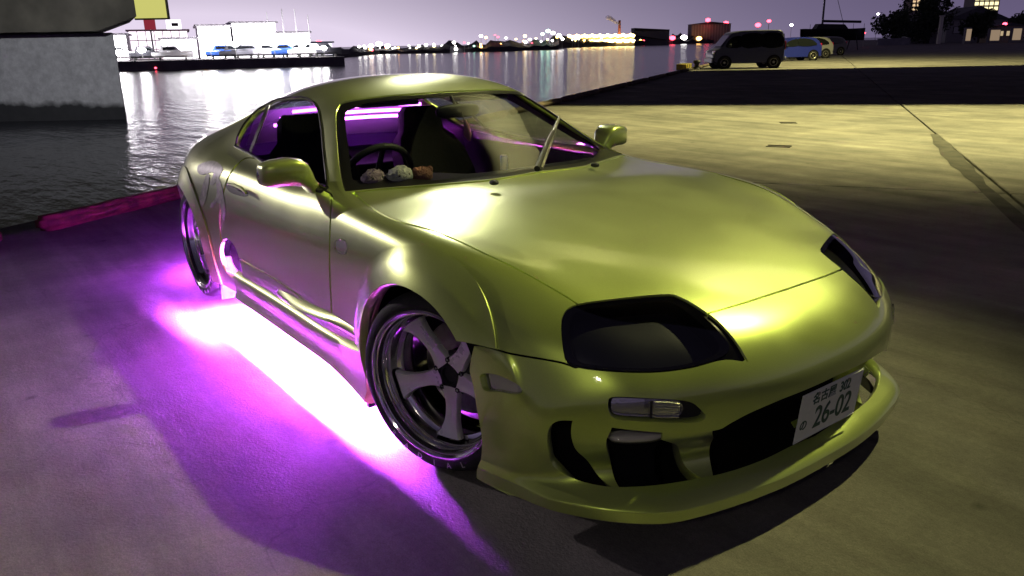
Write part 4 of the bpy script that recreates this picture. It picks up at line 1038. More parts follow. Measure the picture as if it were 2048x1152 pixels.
# rear-view mirror and sun visors
rv = MB().ell((-1.10, .02, 1.095), (.02, .12, .032), 24, 10, .6).build('rear_view_mirror', M['black'], car)
MB().tube([(-1.10, .02, 1.10), (-1.13, .0, 1.165)], .008, 8).build('stem', M['black'], rv)
vis = pbr('visor_vinyl', (.16, .16, .17), .8)
for y in (-.26, .27):
    MB().box((-1.30, y, 1.135), (.14, .30, .018)).build('sun_visor', vis, car, bevel=.006)
# violet tubes across the tailgate
for k, (x, z, y0, y1) in enumerate([(-2.18, 1.062, -.36, .46), (-2.22, 1.028, -.42, .50), (-2.27, .990, -.44, .46)]):
    MB().tube([(x, y, z - .05*(y*1.0)**2) for y in np.linspace(y0, y1, 14)], .009, 8).build('violet_tube', M['led'], car)
Gd = [[(-2.30-.06*k, y, 1.075-.052*k-.05*y*y) for y in np.linspace(-.52, .52, 13)] for k in range(5)]
MB().grid(Gd).build('tailgate_reflector', pbr('pale_tube_reflector', (.42, .42, .45), .7), car)  # added pale sheet, catches the tube light to widen the violet glow
# underglow tubes tucked under the sills and bumpers
for pts in ([(-2.02, -.745, .235), (-.66, -.745, .235)], [(-2.02, .745, .235), (-.66, .745, .235)]):
    MB().tube(pts, .014, 10).build('underglow_tube', M['ledw'], car)
for pts in ([(-1.95, -.85, .140), (-.75, -.85, .140)], [(-2.90, -.76, .15), (-3.30, -.66, .155)], [(-3.35, -.45, .18), (-3.35, .45, .18)]):
    MB().tube(pts, .006, 8).build('glow_strip', M['leds'], car)
MB().box((-1.3, 0, .315), (1.75, 1.6, .03)).build('underbody', M['liner'], car, smooth=False)
MB().box((.60, 0, .28), (.04, 1.20, .27)).build('mouth_glow_block', M['liner'], car, smooth=False)  # added black plate, blocks underglow from showing in the bumper openings
for sx in (-1, 1):
    for x_ in (-.425, -2.145):
        MB().box((x_, sx*.76, .20), (.02, .25, .235)).build('wheel_glow_block', M['liner'], car, smooth=False)  # added plates by the wheels, keep underglow from spilling past the tyres
MB().box((-2.145, 0, .20), (.03, 1.30, .27)).build('rear_glow_block', M['liner'], car, smooth=False)  # added cross plate, holds the underglow back from the rear
MB().box((-.40, 0, .175), (.03, 1.30, .29)).build('front_glow_block', M['liner'], car, smooth=False)  # added cross plate, holds the underglow back from the front
MB().box((.25, 0, .20), (.03, 1.25, .19)).build('nose_glow_block', M['liner'], car, smooth=False)  # added plate behind the nose, stops underglow leaking ahead of the bumper
# ------------------------------------------------------------------ background vehicles
M['tyre2'] = pbr('plain_tyre', (.015, .015, .016), .8)
M['hubcap'] = pbr('steel_hubcap', (.42, .40, .34), .4, .8)
M['vglass'] = pbr('dark_vehicle_glass', (.010, .012, .014), .06, 0, coat=1.0)
M['redlamp'] = pbr('red_lamp_lens', (.35, .01, .015), .2, coat=1)
M['whitelamp'] = pbr('clear_lamp', (.6, .6, .58), .15, .3, coat=1)
def small_wheel(r=.30, wdt=.19):
    w = MB().lathe([(r*.6, wdt/2-.01), (r*.9, wdt/2), (r, wdt/2-.03), (r, -wdt/2+.03), (r*.9, -wdt/2), (r*.5, -wdt/2)], 28)
    o = w.build('wheel', M['tyre2'])
    MB().lathe([(.001, wdt/2+.004), (r*.16, wdt/2+.006), (r*.2, wdt/2-.012), (r*.52, wdt/2-.016), (r*.6, wdt/2), (r*.64, wdt/2-.006)], 28).build('hubcap', M['hubcap'], o)
    for k in range(5):
        a = 2*math.pi*k/5
        MB().box((r*.36*math.cos(a), wdt/2-.004, r*.36*math.sin(a)), (r*.34, .012, r*.12), M=Matrix.Rotation(-a, 3, 'Y')).build('hub_slot', M['black'], o, smooth=False)
    return o
_sw = {}
def put_wheel(par, x, y, r):
    key = round(r, 2)
    if key not in _sw: _sw[key] = o = small_wheel(r)
    else: o = copy_tree(_sw[key])
    o.parent = par; o.location = (x, y, r); o.rotation_euler = (0, .4*x, 0 if y > 0 else math.pi)
def vehicle(name, prof, hw, mat, wheels, r, windows, label, cat, loc, yaw, lamps=(), tumble=.10, belt=1.0):
    """side outline lofted across the width with tumblehome above the belt; x forward, y left"""
    e = empty(name, loc, yaw)
    P = smooth_poly(prof, True, 4); H = max(p[1] for p in P)
    ys = [-1, -.985, -.94, -.82, -.4, 0, .4, .82, .94, .985, 1]
    Gd = []
    for k, t in enumerate(ys):
        ins = .035*(max(0, abs(t)-.8)/.2)**2.5
        row = []
        cx, cz = P.mean(0)
        for x, z in P:
            w_ = hw - tumble*max(0, (z-belt))/max(.1, H-belt)
            bow = -.05*abs(t)**3*(1 if abs(x-cx) > .35*(P[:, 0].max()-P[:, 0].min()) else 0)*np.sign(x-cx)
            row.append((x+(cx-x)*ins+bow, t*w_, z+(cz-z)*ins))
        Gd.append(row)
    mb = MB().grid(Gd, closed_v=True); n = len(P)
    mb.F += [tuple(range(n-1, -1, -1)), tuple((len(ys)-1)*n+k for k in range(n))]
    body = mb.build('body', mat, e, angle=40)
    for (x, _) in wheels:
        for sy in (-1, 1):
            MB().lathe([(.001, 0), (r*1.18, 0), (r*1.18, .02)], 24, Matrix.Translation((x, sy*(hw+.003)-(.0 if sy > 0 else .02)*0, r*1.0)) @ (Matrix.Rotation(math.pi, 4, 'Z') if sy < 0 else Matrix.Identity(4))).build('wheel_well', M['liner'], body)
            put_wheel(e, x, sy*(hw-.085), r)
    for poly in windows:
        Q = smooth_poly(poly, True, 3)
        for sy in (-1, 1):
            f0 = lambda x, z: (x, sy*(hw - tumble*max(0, z-belt)/max(.1, H-belt) + .004), z); f1 = lambda x, z: (x, sy*(hw - tumble*max(0, z-belt)/max(.1, H-belt) - .03), z)
            MB().prism([tuple(q) for q in Q], f0, f1).build('side_window', M['vglass'], e, smooth=False)
    for nm, mt, c, d in lamps:
        for sy in (-1, 1): MB().box((c[0], sy*c[1], c[2]), d).build(nm, mt, e, bevel=min(d)*.3)
    if label: tag(e, label, cat)
    return e
van_prof = [(1.72, .30), (1.80, .45), (1.80, .72), (1.70, .92), (1.42, 1.06), (.98, 1.62), (.80, 1.76), (.2, 1.84), (-1.2, 1.85), (-1.62, 1.80), (-1.72, 1.55), (-1.78, 1.0), (-1.80, .5), (-1.74, .30), (-.9, .26), (.8, .26)]
pv = (ground((1440, 138)) + ground((1552, 136)))/2
vdir = ground((1440, 138)) - ground((1552, 136)); vyaw = math.atan2(vdir[1], vdir[0])
van = vehicle('van', van_prof, .82, pbr('silver_grey_paint', (.040, .045, .060), .4, .3, coat=.4), [(1.22, 0), (-1.22, 0)], .30,
    [[(1.18, 1.06), (.92, 1.50), (.45, 1.56), (.42, 1.06)], [(.36, 1.04), (.38, 1.62), (-.55, 1.66), (-.56, 1.04)], [(-.62, 1.04), (-.62, 1.66), (-1.52, 1.66), (-1.60, 1.06)]],
    'tall silver grey van parked on the quay with dark rear windows', 'van', tuple(pv + np.array([FWD2[0]*.75, FWD2[1]*.75, 0])), vyaw,
    [('headlight', M['whitelamp'], (1.70, .62, .80), (.16, .30, .18)), ('tail_lamp', M['redlamp'], (-1.76, .74, 1.10), (.06, .12, .42)), ('door_mirror', M['black'], (1.02, .92, 1.12), (.12, .16, .18))], .11, 1.0)
sc = 1.0; van.scale = (sc, sc*1.02, sc*.98)
MB().prism([(-.66, 1.10), (.66, 1.10), (.60, 1.62), (-.60, 1.62)], lambda y, z: (1.43-(z-1.06)*.80+.02, y, z), lambda y, z: (1.43-(z-1.06)*.80-.03, y, z)).build('windscreen', M['vglass'], van, smooth=False)
MB().prism([(-.66, 1.08), (.66, 1.08), (.62, 1.66), (-.62, 1.66)], lambda y, z: (-1.785+(z-1.0)*.10, y, z), lambda y, z: (-1.74+(z-1.0)*.10, y, z)).build('rear_window', M['vglass'], van, smooth=False)
MB().box((.9, .48, 1.16), (.05, .05, .05)).build('dash_light', emis('teal_dash_light', (.05, .9, .6), 1.6), van)
MB().box((-1.82, 0, .42), (.10, 1.5, .22)).build('rear_bumper', pbr('chrome_bumper', (.5, .5, .48), .25, .9), van, bevel=.03)
MB().box((1.80, 0, .42), (.10, 1.5, .24)).build('front_bumper', pbr('silver_bumper', (.22, .23, .26), .4, .3), van, bevel=.03)
hb = [(1.95, .28), (2.02, .5), (1.85, .72), (1.1, .86), (.55, 1.22), (.1, 1.42), (-.7, 1.46), (-1.45, 1.36), (-1.78, 1.02), (-1.86, .75), (-1.84, .38), (-1.74, .26), (0, .22)]
def hatch_car(label, mat, loc, yaw, prof=hb):
    c = vehicle('hatchback', prof, .84, mat, [(1.28, 0), (-1.22, 0)], .31,
        [[(.88, .92), (.45, 1.24), (.05, 1.34), (-.10, 1.35), (-.12, .92)], [(-.18, .92), (-.16, 1.35), (-.95, 1.34), (-1.38, 1.10), (-1.30, .94)]], label, 'car', loc, yaw,
        [('headlight', M['whitelamp'], (1.86, .62, .64), (.20, .30, .14)), ('tail_lamp', M['redlamp'], (-1.74, .70, .92), (.14, .16, .30)), ('door_mirror', M['black'], (.62, .90, .95), (.12, .14, .11))], .14, .9)
    MB().prism([(-.58, 1.02), (.58, 1.02), (.50, 1.32), (-.50, 1.32)], lambda y, z: (-1.80+(z-1.0)*.95+.0, y, z), lambda y, z: (-1.74+(z-1.0)*.95, y, z)).build('rear_window', M['vglass'], c, smooth=False)
    return c
pb = ground((1622, 121)); byaw = vyaw + .12
hatch_car('deep blue hatchback parked behind the grey van', pbr('deep_blue_paint', (.008, .016, .20), .45, .1, coat=.2), tuple(np.array([pb[0], pb[1], 0]) + np.array([math.cos(byaw), math.sin(byaw), 0])*1.22 + np.array([FWD2[0], FWD2[1], 0])*.8), byaw)
hatch_car('pale silver hatchback parked on the far side of the blue one', pbr('pale_silver_paint', (.38, .38, .36), .4, .4, coat=.4), tuple(np.array([pb[0], pb[1], 0]) + np.array([math.cos(byaw), math.sin(byaw), 0])*.9 + np.array([FWD2[0], FWD2[1], 0])*6.2 + np.array([RGT2[0], RGT2[1], 0])*2.6), byaw)
hatch_car('dark grey hatchback parked last in the row of cars', pbr('dark_grey_paint', (.03, .03, .035), .3, .4, coat=1), tuple(np.array([pb[0], pb[1], 0]) + np.array([FWD2[0], FWD2[1], 0])*15 + np.array([RGT2[0], RGT2[1], 0])*6.4), byaw + .1)

# ------------------------------------------------------------------ dark sailing boat laid up behind the cars
def at(px, fwd, z_from=None):
    """point of the sight line through a photo pixel at a given distance ahead"""
    d = CF*FPX + CR*(px[0]-1024) - CU*(px[1]-576)
    f2 = d[0]*FWD2[0] + d[1]*FWD2[1]
    return CAM + d*(fwd/f2)
FB = 96.0
VROT = math.atan2(RGT2[1], RGT2[0])
bt = empty('sailing_boat', tuple(at((1665, 84), FB)*np.array([1, 1, 0])), VROT)
mpx = FB/FPX
m_hull = pbr('dark_hull_paint', (.012, .013, .016), .35); m_deck = pbr('dark_deck_gear', (.03, .03, .035), .7)
Gd = []
for k in range(17):
    t = k/16; x = -3.7+7.4*t; wd = 1.25*math.sin(math.pi*min(1, .12+t*.95))**.6
    Gd.append([(x, -wd, 2.35+.25*(t-.5)**2*4*.3), (x, -wd*.85, 1.75), (x, -wd*.4, 1.25), (x, 0, 1.05), (x, wd*.4, 1.25), (x, wd*.85, 1.75), (x, wd, 2.35+.25*(t-.5)**2*4*.3)])
MB().grid(Gd, closed_v=True).build('hull', m_hull, bt)
MB().prism([(-2.4, 2.3), (1.5, 2.3), (1.0, 2.85), (-2.0, 2.95)], lambda x, z: (x, -.7, z), lambda x, z: (x, .7, z)).build('cabin', m_deck, bt, bevel=.06)
MB().tube([(-1.4, 0, 2.3), (-1.4, 0, 10.5)], [.13, .08], 10).build('mast', pbr('mast_alloy', (.16, .15, .16), .5, .5), bt)
MB().tube([(-1.4, 0, 9.8), (1.25, 0, 2.4)], .03, 6).build('stay', m_deck, bt)
MB().tube([(-1.4, 0, 3.25), (3.1, 0, 3.1)], .14, 8).build('boom', m_deck, bt)
for k in range(6): MB().tube([(-3.2+1.25*k, -1.1, 2.35), (-3.2+1.25*k, -1.1, 2.9)], .025, 6).build('stanchion', m_deck, bt)
MB().box((0, 0, .62), (1.2, .16, 1.1)).build('keel', m_hull, bt)
for k in (-2.4, 2.4):
    for sy in (-1, 1): MB().tube([(k, sy*1.5, 0), (k, sy*.7, 1.7)], .06, 6).build('cradle_leg', m_deck, bt)
tag(bt, 'dark sailing boat laid up on legs behind the parked cars, mast raised', 'boat')

# ------------------------------------------------------------------ trees, sheds and lights at the right-hand end of the yard
def leaf_mat(name, col):
    return pbr(name, col, .7, noise=.4, nscale=1.5)
M['leaf'] = leaf_mat('dark_leaves', (.028, .040, .020)); M['bark'] = pbr('bark', (.05, .04, .03), .9, noise=.4, nscale=6)
def tree(pxc, fwd, h, wd, label, seed, n=2600):
    base = at(pxc, fwd); base[2] = 0
    rn = random.Random(seed); e = empty('tree', tuple(base))
    tr = MB().tube([(0, 0, 0), (.05, .02, h*.3), (-.04, .05, h*.62)], [.16, .12, .05], 8)
    for k in range(5):
        a = k*1.3+seed; tr.tube([(0, 0, h*(.25+.07*k)), (math.cos(a)*wd*.45, math.sin(a)*wd*.45, h*(.5+.08*k))], [.06, .02], 6)
    tr.build('trunk', M['bark'], e)
    cl = []
    for k in range(16):
        a = rn.uniform(0, 6.28); rr = wd*.5*rn.uniform(.15, .9); cl.append((rr*math.cos(a), rr*math.sin(a), h*rn.uniform(.30, .92), wd*rn.uniform(.16, .30)))
    V, F = [], []
    for k in range(n):
        cx, cy, cz, r = cl[rn.randrange(16)]
        d = Vector((rn.gauss(0, 1), rn.gauss(0, 1), rn.gauss(0, .8))).normalized()*r*rn.uniform(.6, 1.08)
        p = Vector((cx, cy, cz))+d; s_ = rn.uniform(.16, .36)
        u = Vector((rn.gauss(0, 1), rn.gauss(0, 1), rn.gauss(0, 1))).normalized(); v = u.orthogonal().normalized()
        b = len(V); V += [p-u*s_, p+v*s_*.6, p+u*s_, p-v*s_*.6]; F.append((b, b+1, b+2, b+3))
    mesh_obj('crown', V, F, M['leaf'], e, smooth=False)
    tag(e, label, 'tree', 'trees at the end of the yard')
tree((1790, 84), 150, 5.2, 6.5, 'low spreading dark tree at the end of the yard nearest the boat', 3)
tree((1850, 84), 155, 8.0, 8.5, 'tallest dark tree at the end of the yard, left of the gabled shed', 5, 3600)
tree((1955, 84), 148, 5.6, 5.5, 'round dark tree between the gabled shed and the lit stall', 9)
tree((2040, 84), 160, 5.2, 6.0, 'dark tree by the lit stall at the end of the road', 12)
def shed(pxl, pxr, fwd, h, roof, label, mat, depth=7, lit=0):
    a_, b_ = at(pxl, fwd), at(pxr, fwd); a_[2] = b_[2] = 0
    wd = np.linalg.norm(b_-a_); e = empty('shed', tuple((a_+b_)/2), VROT)
    MB().box((0, depth/2, h/2), (wd, depth, h)).build('wall', mat, e, smooth=False)
    MB().prism([(-wd/2-.3, h), (wd/2+.3, h), (0, h+roof)], lambda x, z: (x, -.3, z+.01), lambda x, z: (x, depth+.3, z+.01)).build('roof', pbr('slate_roof', (.07, .075, .085), .7, noise=.3, nscale=2), e, smooth=False)
    MB().box((wd*.15, -.03, h*.38), (wd*.22, .08, h*.76)).build('door', M['added_girder'], e, smooth=False)
    for k in range(2):
        f = MB().box((-wd*.32+k*wd*.25, -.03, h*.55), (wd*.15, .08, h*.32)).build('window', M['added_girder'], e, smooth=False)
        MB().box((-wd*.32+k*wd*.25, -.08, h*.55), (wd*.13, .03, h*.28)).build('pane', emis('warm_window', (1, .75, .45), .5) if k < lit else M['vglass'], f, smooth=False)
    tag(e, label, 'shed')
m_shed = pbr('weatherboard', (.20, .20, .22), .8, noise=.2, nscale=1); 
shed((1815, 82), (1872, 82), 158, 3.6, 1.2, 'small grey shed in front of the tallest tree', m_shed)
shed((1890, 82), (2010, 82), 168, 4.4, 2.6, 'wide gabled shed with slate roof behind the round tree', pbr('grey_render', (.26, .26, .27), .85), 9)
shed((1990, 82), (2045, 82), 150, 2.9, .5, 'low stall with warm lit windows at the end of the road', pbr('tan_boards', (.34, .27, .2), .8), 5, 2)
# low wall in front of the trees
a_, b_ = at((1755, 82), 140), at((1820, 82), 140); a_[2] = b_[2] = 0
wl = MB().box((0, 0, .55), (np.linalg.norm(b_-a_), .2, 1.1)).build('boundary_wall', m_shed, None, smooth=False); wl.location = tuple((a_+b_)/2); wl.rotation_euler = (0, 0, VROT); tag(wl, 'low grey boundary wall below the spreading tree', 'wall')
M['lampwarm'] = emis('warm_lamp_glow', (1, .72, .42), 9); M['lampred'] = emis('red_lamp_glow', (1, .06, .10), 9); M['lampwhite'] = emis('white_lamp_glow', (1, .95, .9), 14); M['lamporange'] = emis('orange_lamp_glow', (1, .50, .12), 12); M['lampgreen'] = emis('green_white_lamp_glow', (.45, 1, .75), 14); M['lampyellow'] = emis('yellow_lamp_glow', (1, .80, .32), 14)
M['pole'] = pbr('galvanised_pole', (.30, .30, .28), .5, .5)
def lamp_post(px, fwd, r, mat, label, group=None, base=None, name='lamp_post', arm=0.0):
    """post whose glowing head sits on the sight line of a light seen in the photograph, standing on what is below it"""
    p = at(px, fwd); bz = base if base is not None else (0 if px[0] > 1690 else WZ+1.6)
    e = empty(name, (p[0], p[1], bz)); h = max(p[2]-bz, .6)
    MB().tube([(0, 0, 0), (0, 0, h)], max(.05, fwd*.00022), 6).build('post', M['pole'], e)
    MB().ell((0, 0, h), (r, r, r*.7), 10, 6).build('head', mat, e)
    tag(e, label, 'lamp', group); return e
# lit things at the right
lamp_post((1538, 42), 140, .35, M['lampred'], 'red light on a post behind the parked van', base=0, name='signal_light')
lamp_post((1729, 66), 120, .18, M['lampred'], 'small red light beside the sailing boat', base=0, name='signal_light')
lamp_post((2010, 48), 150, .40, M['lampred'], 'red light over the warm lit stall', base=0, name='signal_light')
lamp_post((1910, 24), 190, .9, M['lampwarm'], 'warm lamp glowing behind the gabled shed roof', base=0)
lamp_post((1756, 28), 190, .30, M['lampwhite'], 'small white lamp high behind the spreading tree', base=0)
gt = empty('gate_post', tuple(at((1877, 84), 146)*np.array([1, 1, 0])))
MB().box((0, 0, 2.3), (.55, .5, 4.6), VROT).build('shaft', pbr('pale_render', (.62, .60, .52), .8), gt, bevel=.05)
MB().box((0, 0, 4.7), (.8, .7, .22), VROT).build('capstone', pbr('pale_cap', (.6, .58, .5), .8), gt, bevel=.04)
tag(gt, 'tall pale gate post standing in front of the gabled shed', 'post')
for k, (x0, x1, y0, y1) in enumerate([(1930, 1945, 55, 80), (1978, 2003, 57, 80), (2022, 2046, 54, 84)]):
    a_, b_ = at((x0, y1), 138), at((x1, y0), 138); e = empty('vending_kiosk', ((a_[0]+b_[0])/2, (a_[1]+b_[1])/2, 0), VROT)
    wd = np.linalg.norm((b_-a_)[:2]); h = b_[2]
    MB().box((0, .4, h/2), (wd, .8, h)).build('cabinet', m_shed, e, bevel=.04)
    MB().box((0, -.02, h*.55), (wd*.86, .06, h*.72)).build('lit_front', emis('kiosk_front', (1, .72, .48), .28), e)
    tag(e, ['narrow lit kiosk between the round tree and the gate post', 'lit kiosk in front of the low stall', 'widest lit kiosk at the end of the road'][k], 'kiosk')
bb = empty('far_tower', tuple(at((1955, 60), 420)*np.array([1, 1, 0])), VROT)
MB().box((0, 0, 10), (13, 9, 20)).build('wall', pbr('tower_wall', (.25, .24, .25), .8), bb, smooth=False)
for i in range(5):
    for j in range(3):
        MB().box((-5+2.5*i, -4.55, 14.0+2.4*j), (1.8, .2, 1.6)).build('window', emis('tower_window', (1, .85, .45), 1.6), bb, smooth=False)
tag(bb, 'distant tower block with glowing yellow windows behind the gabled shed', 'building')
bb = empty('far_tower', tuple(at((1835, 60), 520)*np.array([1, 1, 0])), VROT)
MB().box((0, 0, 12), (17, 9, 24)).build('wall', pbr('tower_wall_pale', (.30, .26, .25), .8), bb, smooth=False)
for i in range(6):
    for j in range(3):
        MB().box((-6.5+2.6*i, -4.55, 17.5+2.3*j), (1.7, .2, 1.4)).build('window', emis('tower_window_warm', (1, .7, .4), .9), bb, smooth=False)
tag(bb, 'distant tower block with dim warm windows behind the tallest tree', 'building')

# ------------------------------------------------------------------ harbour across the water, left
qa, qb = ground((200, 144), WZ), ground((690, 131), WZ)
qd = (qb-qa); qL = np.linalg.norm(qd); qd /= qL; qn = np.array([-qd[1], qd[0], 0]); qn *= 1 if qn[:2] @ FWD2 > 0 else -1
qrot = math.atan2(qd[1], qd[0])
m_far = pbr('far_quay_concrete', (.14, .125, .13), .8, noise=.3, nscale=.4)
mb = MB(); c = (qa+qb)/2 - qd*30 + qn*30; mb.box((c[0], c[1], WZ+.55), (qL+60, 60, 1.9), qrot)
tag(mb.build('far_quay', m_far, smooth=False), kind='structure')
def hpos(px, back): # a point on the far quay, back metres behind its edge, on the sight line column
    d = CF*FPX + CR*(px-1024) - CU*(140-576); d2 = d[:2]; A = np.array([[d2[0], -qd[0]], [d2[1], -qd[1]]]); o = qa[:2]+qn[:2]*back-CAM[:2]
    t = np.linalg.solve(A, o)[0]; p = CAM[:2]+d2*t; return np.array([p[0], p[1], WZ+1.5]), float((p-CAM[:2]) @ FWD2)
def hall(x0, x1, ytop, back, depth, rows, cols, wmat, pane, label, gap=.10, sign=None):
    p0, f0 = hpos(x0, back); p1, f1 = hpos(x1, back)
    top = at(((x0+x1)/2, ytop), (f0+f1)/2)[2]; h = top-p0[2]; wd = np.linalg.norm(p1-p0)
    c = (p0+p1)/2; rz = math.atan2(p1[1]-p0[1], p1[0]-p0[0]); e = empty('harbour_hall', tuple(c), rz)
    MB().box((0, depth/2, h/2), (wd, depth, h)).build('wall', wmat, e, smooth=False)
    MB().box((0, depth/2, h+.15), (wd+.8, depth+.8, .3)).build('roof', wmat, e, smooth=False)
    for i in range(cols):
        for j in range(rows):
            cw, ch = wd/cols, h/rows
            f = MB().box((-wd/2+cw*(i+.5), -.05, ch*(j+.52)), (cw*(1-gap*.6), .12, ch*(1-gap*.6))).build('window', wmat, e, smooth=False)
            MB().box((-wd/2+cw*(i+.5), -.13, ch*(j+.52)), (cw*(1-gap), .06, ch*(1-gap))).build('pane', pane, f, smooth=False)  # glow panels added in place of floodlight wash on the wall
    tag(e, label, 'building'); return e, wd, h
m_wall = pbr('white_hall_wall', (.75, .73, .76), .8)
glare_hot = emis('floodlight_glare', (1, .96, 1.0), 10.0); pane_mid = emis('bright_pane', (.95, .88, 1.0), 2.4); glare_dim = emis('soft_glare', (.92, .80, .92), 2.0)  # hot and soft emission stand in for floodlight wash and glare
hall(222, 262, 70, 10, 12, 2, 4, m_wall, glare_hot, 'small bright harbour hall beside the viaduct pier')
hall(268, 385, 62, 24, 16, 3, 7, pbr('rosy_hall_wall', (.55, .40, .42), .8), glare_dim, 'wide rosy harbour hall with soft added glow panels under the red sign')
hall(330, 400, 78, 9, 8, 1, 6, m_wall, glare_hot, 'low bright boat shop in front of the rosy hall')
hall(405, 470, 52, 14, 16, 4, 5, m_wall, glare_hot, 'tall blazing white harbour hall, nearest the rosy hall')
hall(474, 560, 46, 18, 18, 4, 6, m_wall, glare_hot, 'largest blazing white harbour hall with four rows of added glow panels')
hall(562, 625, 66, 16, 16, 3, 5, m_wall, glare_hot, 'lower blazing white harbour hall at the marina end')
hall(628, 668, 86, 20, 10, 1, 4, pbr('bluish_shed_wall', (.3, .32, .4), .8), pane_mid, 'long dim marina shed near the quay end')
# red sign on a mast
p, f = hpos(313, 20); z = at((313, 48), f)[2]
sg = empty('roof_sign', (p[0], p[1], p[2]), qrot)
MB().tube([(0, 0, 0), (0, 0, z-p[2])], .15, 8).build('mast', M['pole'], sg); MB().box((0, -.2, z-p[2]), (1.9, .3, 1.9)).build('board', emis('dull_red_board', (.30, .03, .05), .8), sg, smooth=False)
tag(sg, 'square dark red sign board above the rosy harbour hall', 'sign')
p, f = hpos(360, 26); z = at((360, 49), f)[2]
sg = empty('roof_sign', (p[0], p[1], p[2]), qrot)
MB().tube([(0, 0, 0), (0, 0, z-p[2])], .15, 8).build('mast', M['pole'], sg); MB().box((0, -.2, z-p[2]), (2.6, .3, 1.7)).build('board', pane_mid, sg, smooth=False); MB().box((.2, -.38, z-p[2]), (1.2, .06, .6)).build('marking', M['added_girder'], sg, smooth=False)
tag(sg, 'white lit sign board on a mast beside the red one', 'sign')
# moored and laid-up boats on the far quay
def motor_boat(px, back, L, mat, label, blue=False, mast=0):
    p, f = hpos(px, back); e = empty('motor_boat', tuple(p), qrot)
    Gd = []
    for k in range(13):
        t = k/12; x = -L/2+L*t; wd = L*.16*math.sin(math.pi*min(1, .25+t*.78))**.7
        Gd.append([(x, -wd, 1.25+.35*t*t), (x, -wd*.8, .7), (x, 0, .35), (x, wd*.8, .7), (x, wd, 1.25+.35*t*t)])
    MB().grid(Gd, closed_v=True).build('hull', mat, e)
    MB().prism([(-L*.32, 1.3), (L*.22, 1.35), (L*.08, 2.25), (-L*.26, 2.25)], lambda x, z: (x, -L*.10, z), lambda x, z: (x, L*.10, z)).build('cabin', mat, e, bevel=.06)
    MB().prism([(-L*.22, 1.6), (L*.12, 1.6), (L*.05, 2.05), (-L*.21, 2.05)], lambda x, z: (x, -L*.103, z), lambda x, z: (x, L*.103, z)).build('window', M['vglass'], e, smooth=False)
    for s_ in (-.3, .3): MB().box((L*s_, 0, .2), (.3, L*.2, .5)).build('stand', M['added_girder'], e)
    if mast: MB().tube([(0, 0, 2.2), (0, 0, mast)], .07, 6).build('mast', pbr('white_mast', (.8, .8, .8), .5), e)
    tag(e, label, 'boat', 'boats laid up on the far quay')
wh = pbr('white_gelcoat', (.72, .72, .74), .3); bl_ = pbr('blue_tarpaulin', (.03, .10, .42), .7); dk = pbr('dark_hull', (.05, .05, .06), .4); gr = pbr('grey_cover', (.26, .26, .30), .8)
for px, L, mt, lb, ms in [(245, 7, wh, 'white motor boat laid up beside the viaduct pier', 0), (300, 6, dk, 'dark motor boat in front of the rosy hall', 0), (350, 6.5, wh, 'white motor boat in front of the low boat shop', 0), (452, 6, bl_, 'blue covered boat in front of the tall white hall', 0), (480, 7, dk, 'dark hulled boat in front of the largest white hall', 0), (505, 7, gr, 'grey covered boat before the largest white hall', 0), (545, 7, wh, 'white masted boat before the largest white hall, the shorter mast', 7.5), (575, 7, bl_, 'blue covered boat with mast before the lower white hall', 8), (600, 6.5, wh, 'white masted boat before the lower white hall', 8), (625, 6.5, wh, 'white masted boat by the dim marina shed', 7), (655, 5.5, dk, 'small dark boat closest to the end of the far quay', 0)]:
    motor_boat(px, 5, L, mt, lb, False, ms)
for k, px in enumerate([(238, 105), (283, 100), (420, 92), (470, 88), (515, 84), (548, 88), (584, 86), (606, 90), (630, 92), (648, 96)]):
    p, f = hpos(px[0], 3)
    lamp_post(px, f, .62 if k < 7 else .48, M['lampwhite'] if False else emis('quay_flood_%d' % k, (1, .96, 1.0), 60), 'white floodlight on a post along the edge of the far quay', 'floodlights along the far quay', base=WZ+1.5)
lamp_post((312, 141), ground((312, 141), WZ)[:2] @ FWD2 - CAM[:2] @ FWD2, .22, M['lampred'], 'small red mooring light low on the far quay wall', base=WZ-.2, name='signal_light')
lamp_post((410, 126), hpos(410, 1)[1], .35, M['lamporange'], 'orange light low on the far quay under the tall white hall', base=WZ+1.5, name='signal_light')
lamp_post((638, 84), hpos(638, 22)[1], .45, M['lampred'], 'red light over the dim marina shed', base=WZ+1.5, name='signal_light')

# ------------------------------------------------------------------ far shore with its lights
m_shore = pbr('dark_shore', (.035, .032, .045), .9, noise=.5, nscale=.05)
def shore(pxs, depth, hfun, name):
    """long low land: front edge on the water, uneven skyline"""
    front = [ground(p, WZ) for p in pxs]; rn = random.Random(len(name)+int(pxs[0][0])); V, F = [], []
    pts = []
    for i in range(len(front)-1):
        for t in np.linspace(0, 1, 14)[:-1]: pts.append(front[i]*(1-t)+front[i+1]*t)
    pts.append(front[-1])
    for i, p in enumerate(pts):
        dirv = (p-CAM); dirv[2] = 0; dirv /= np.linalg.norm(dirv)
        h = hfun*rn.uniform(.55, 1.15); b = p + dirv*depth
        V += [(p[0], p[1], WZ-1), (p[0], p[1], WZ+h*.45), tuple((p+dirv*depth*.2)[:2])+(WZ+h,), (b[0], b[1], WZ+h*.9), (b[0], b[1], WZ-1)]
    for i in range(len(pts)-1):
        for k in range(4): F.append((i*5+k, (i+1)*5+k, (i+1)*5+k+1, i*5+k+1))
    tag(mesh_obj(name, V, F, m_shore, None, False), kind='structure')
shore([(660, 118), (760, 108), (900, 106)], 120, 3.0, 'far_shore')
shore([(880, 105), (1000, 103), (1118, 99)], 60, 4.5, 'breakwater')
shore([(1100, 96.5), (1180, 94), (1290, 91)], 300, 7, 'far_shore')
shore([(1285, 90.5), (1360, 88), (1440, 86), (1520, 84.5)], 300, 9, 'far_shore')
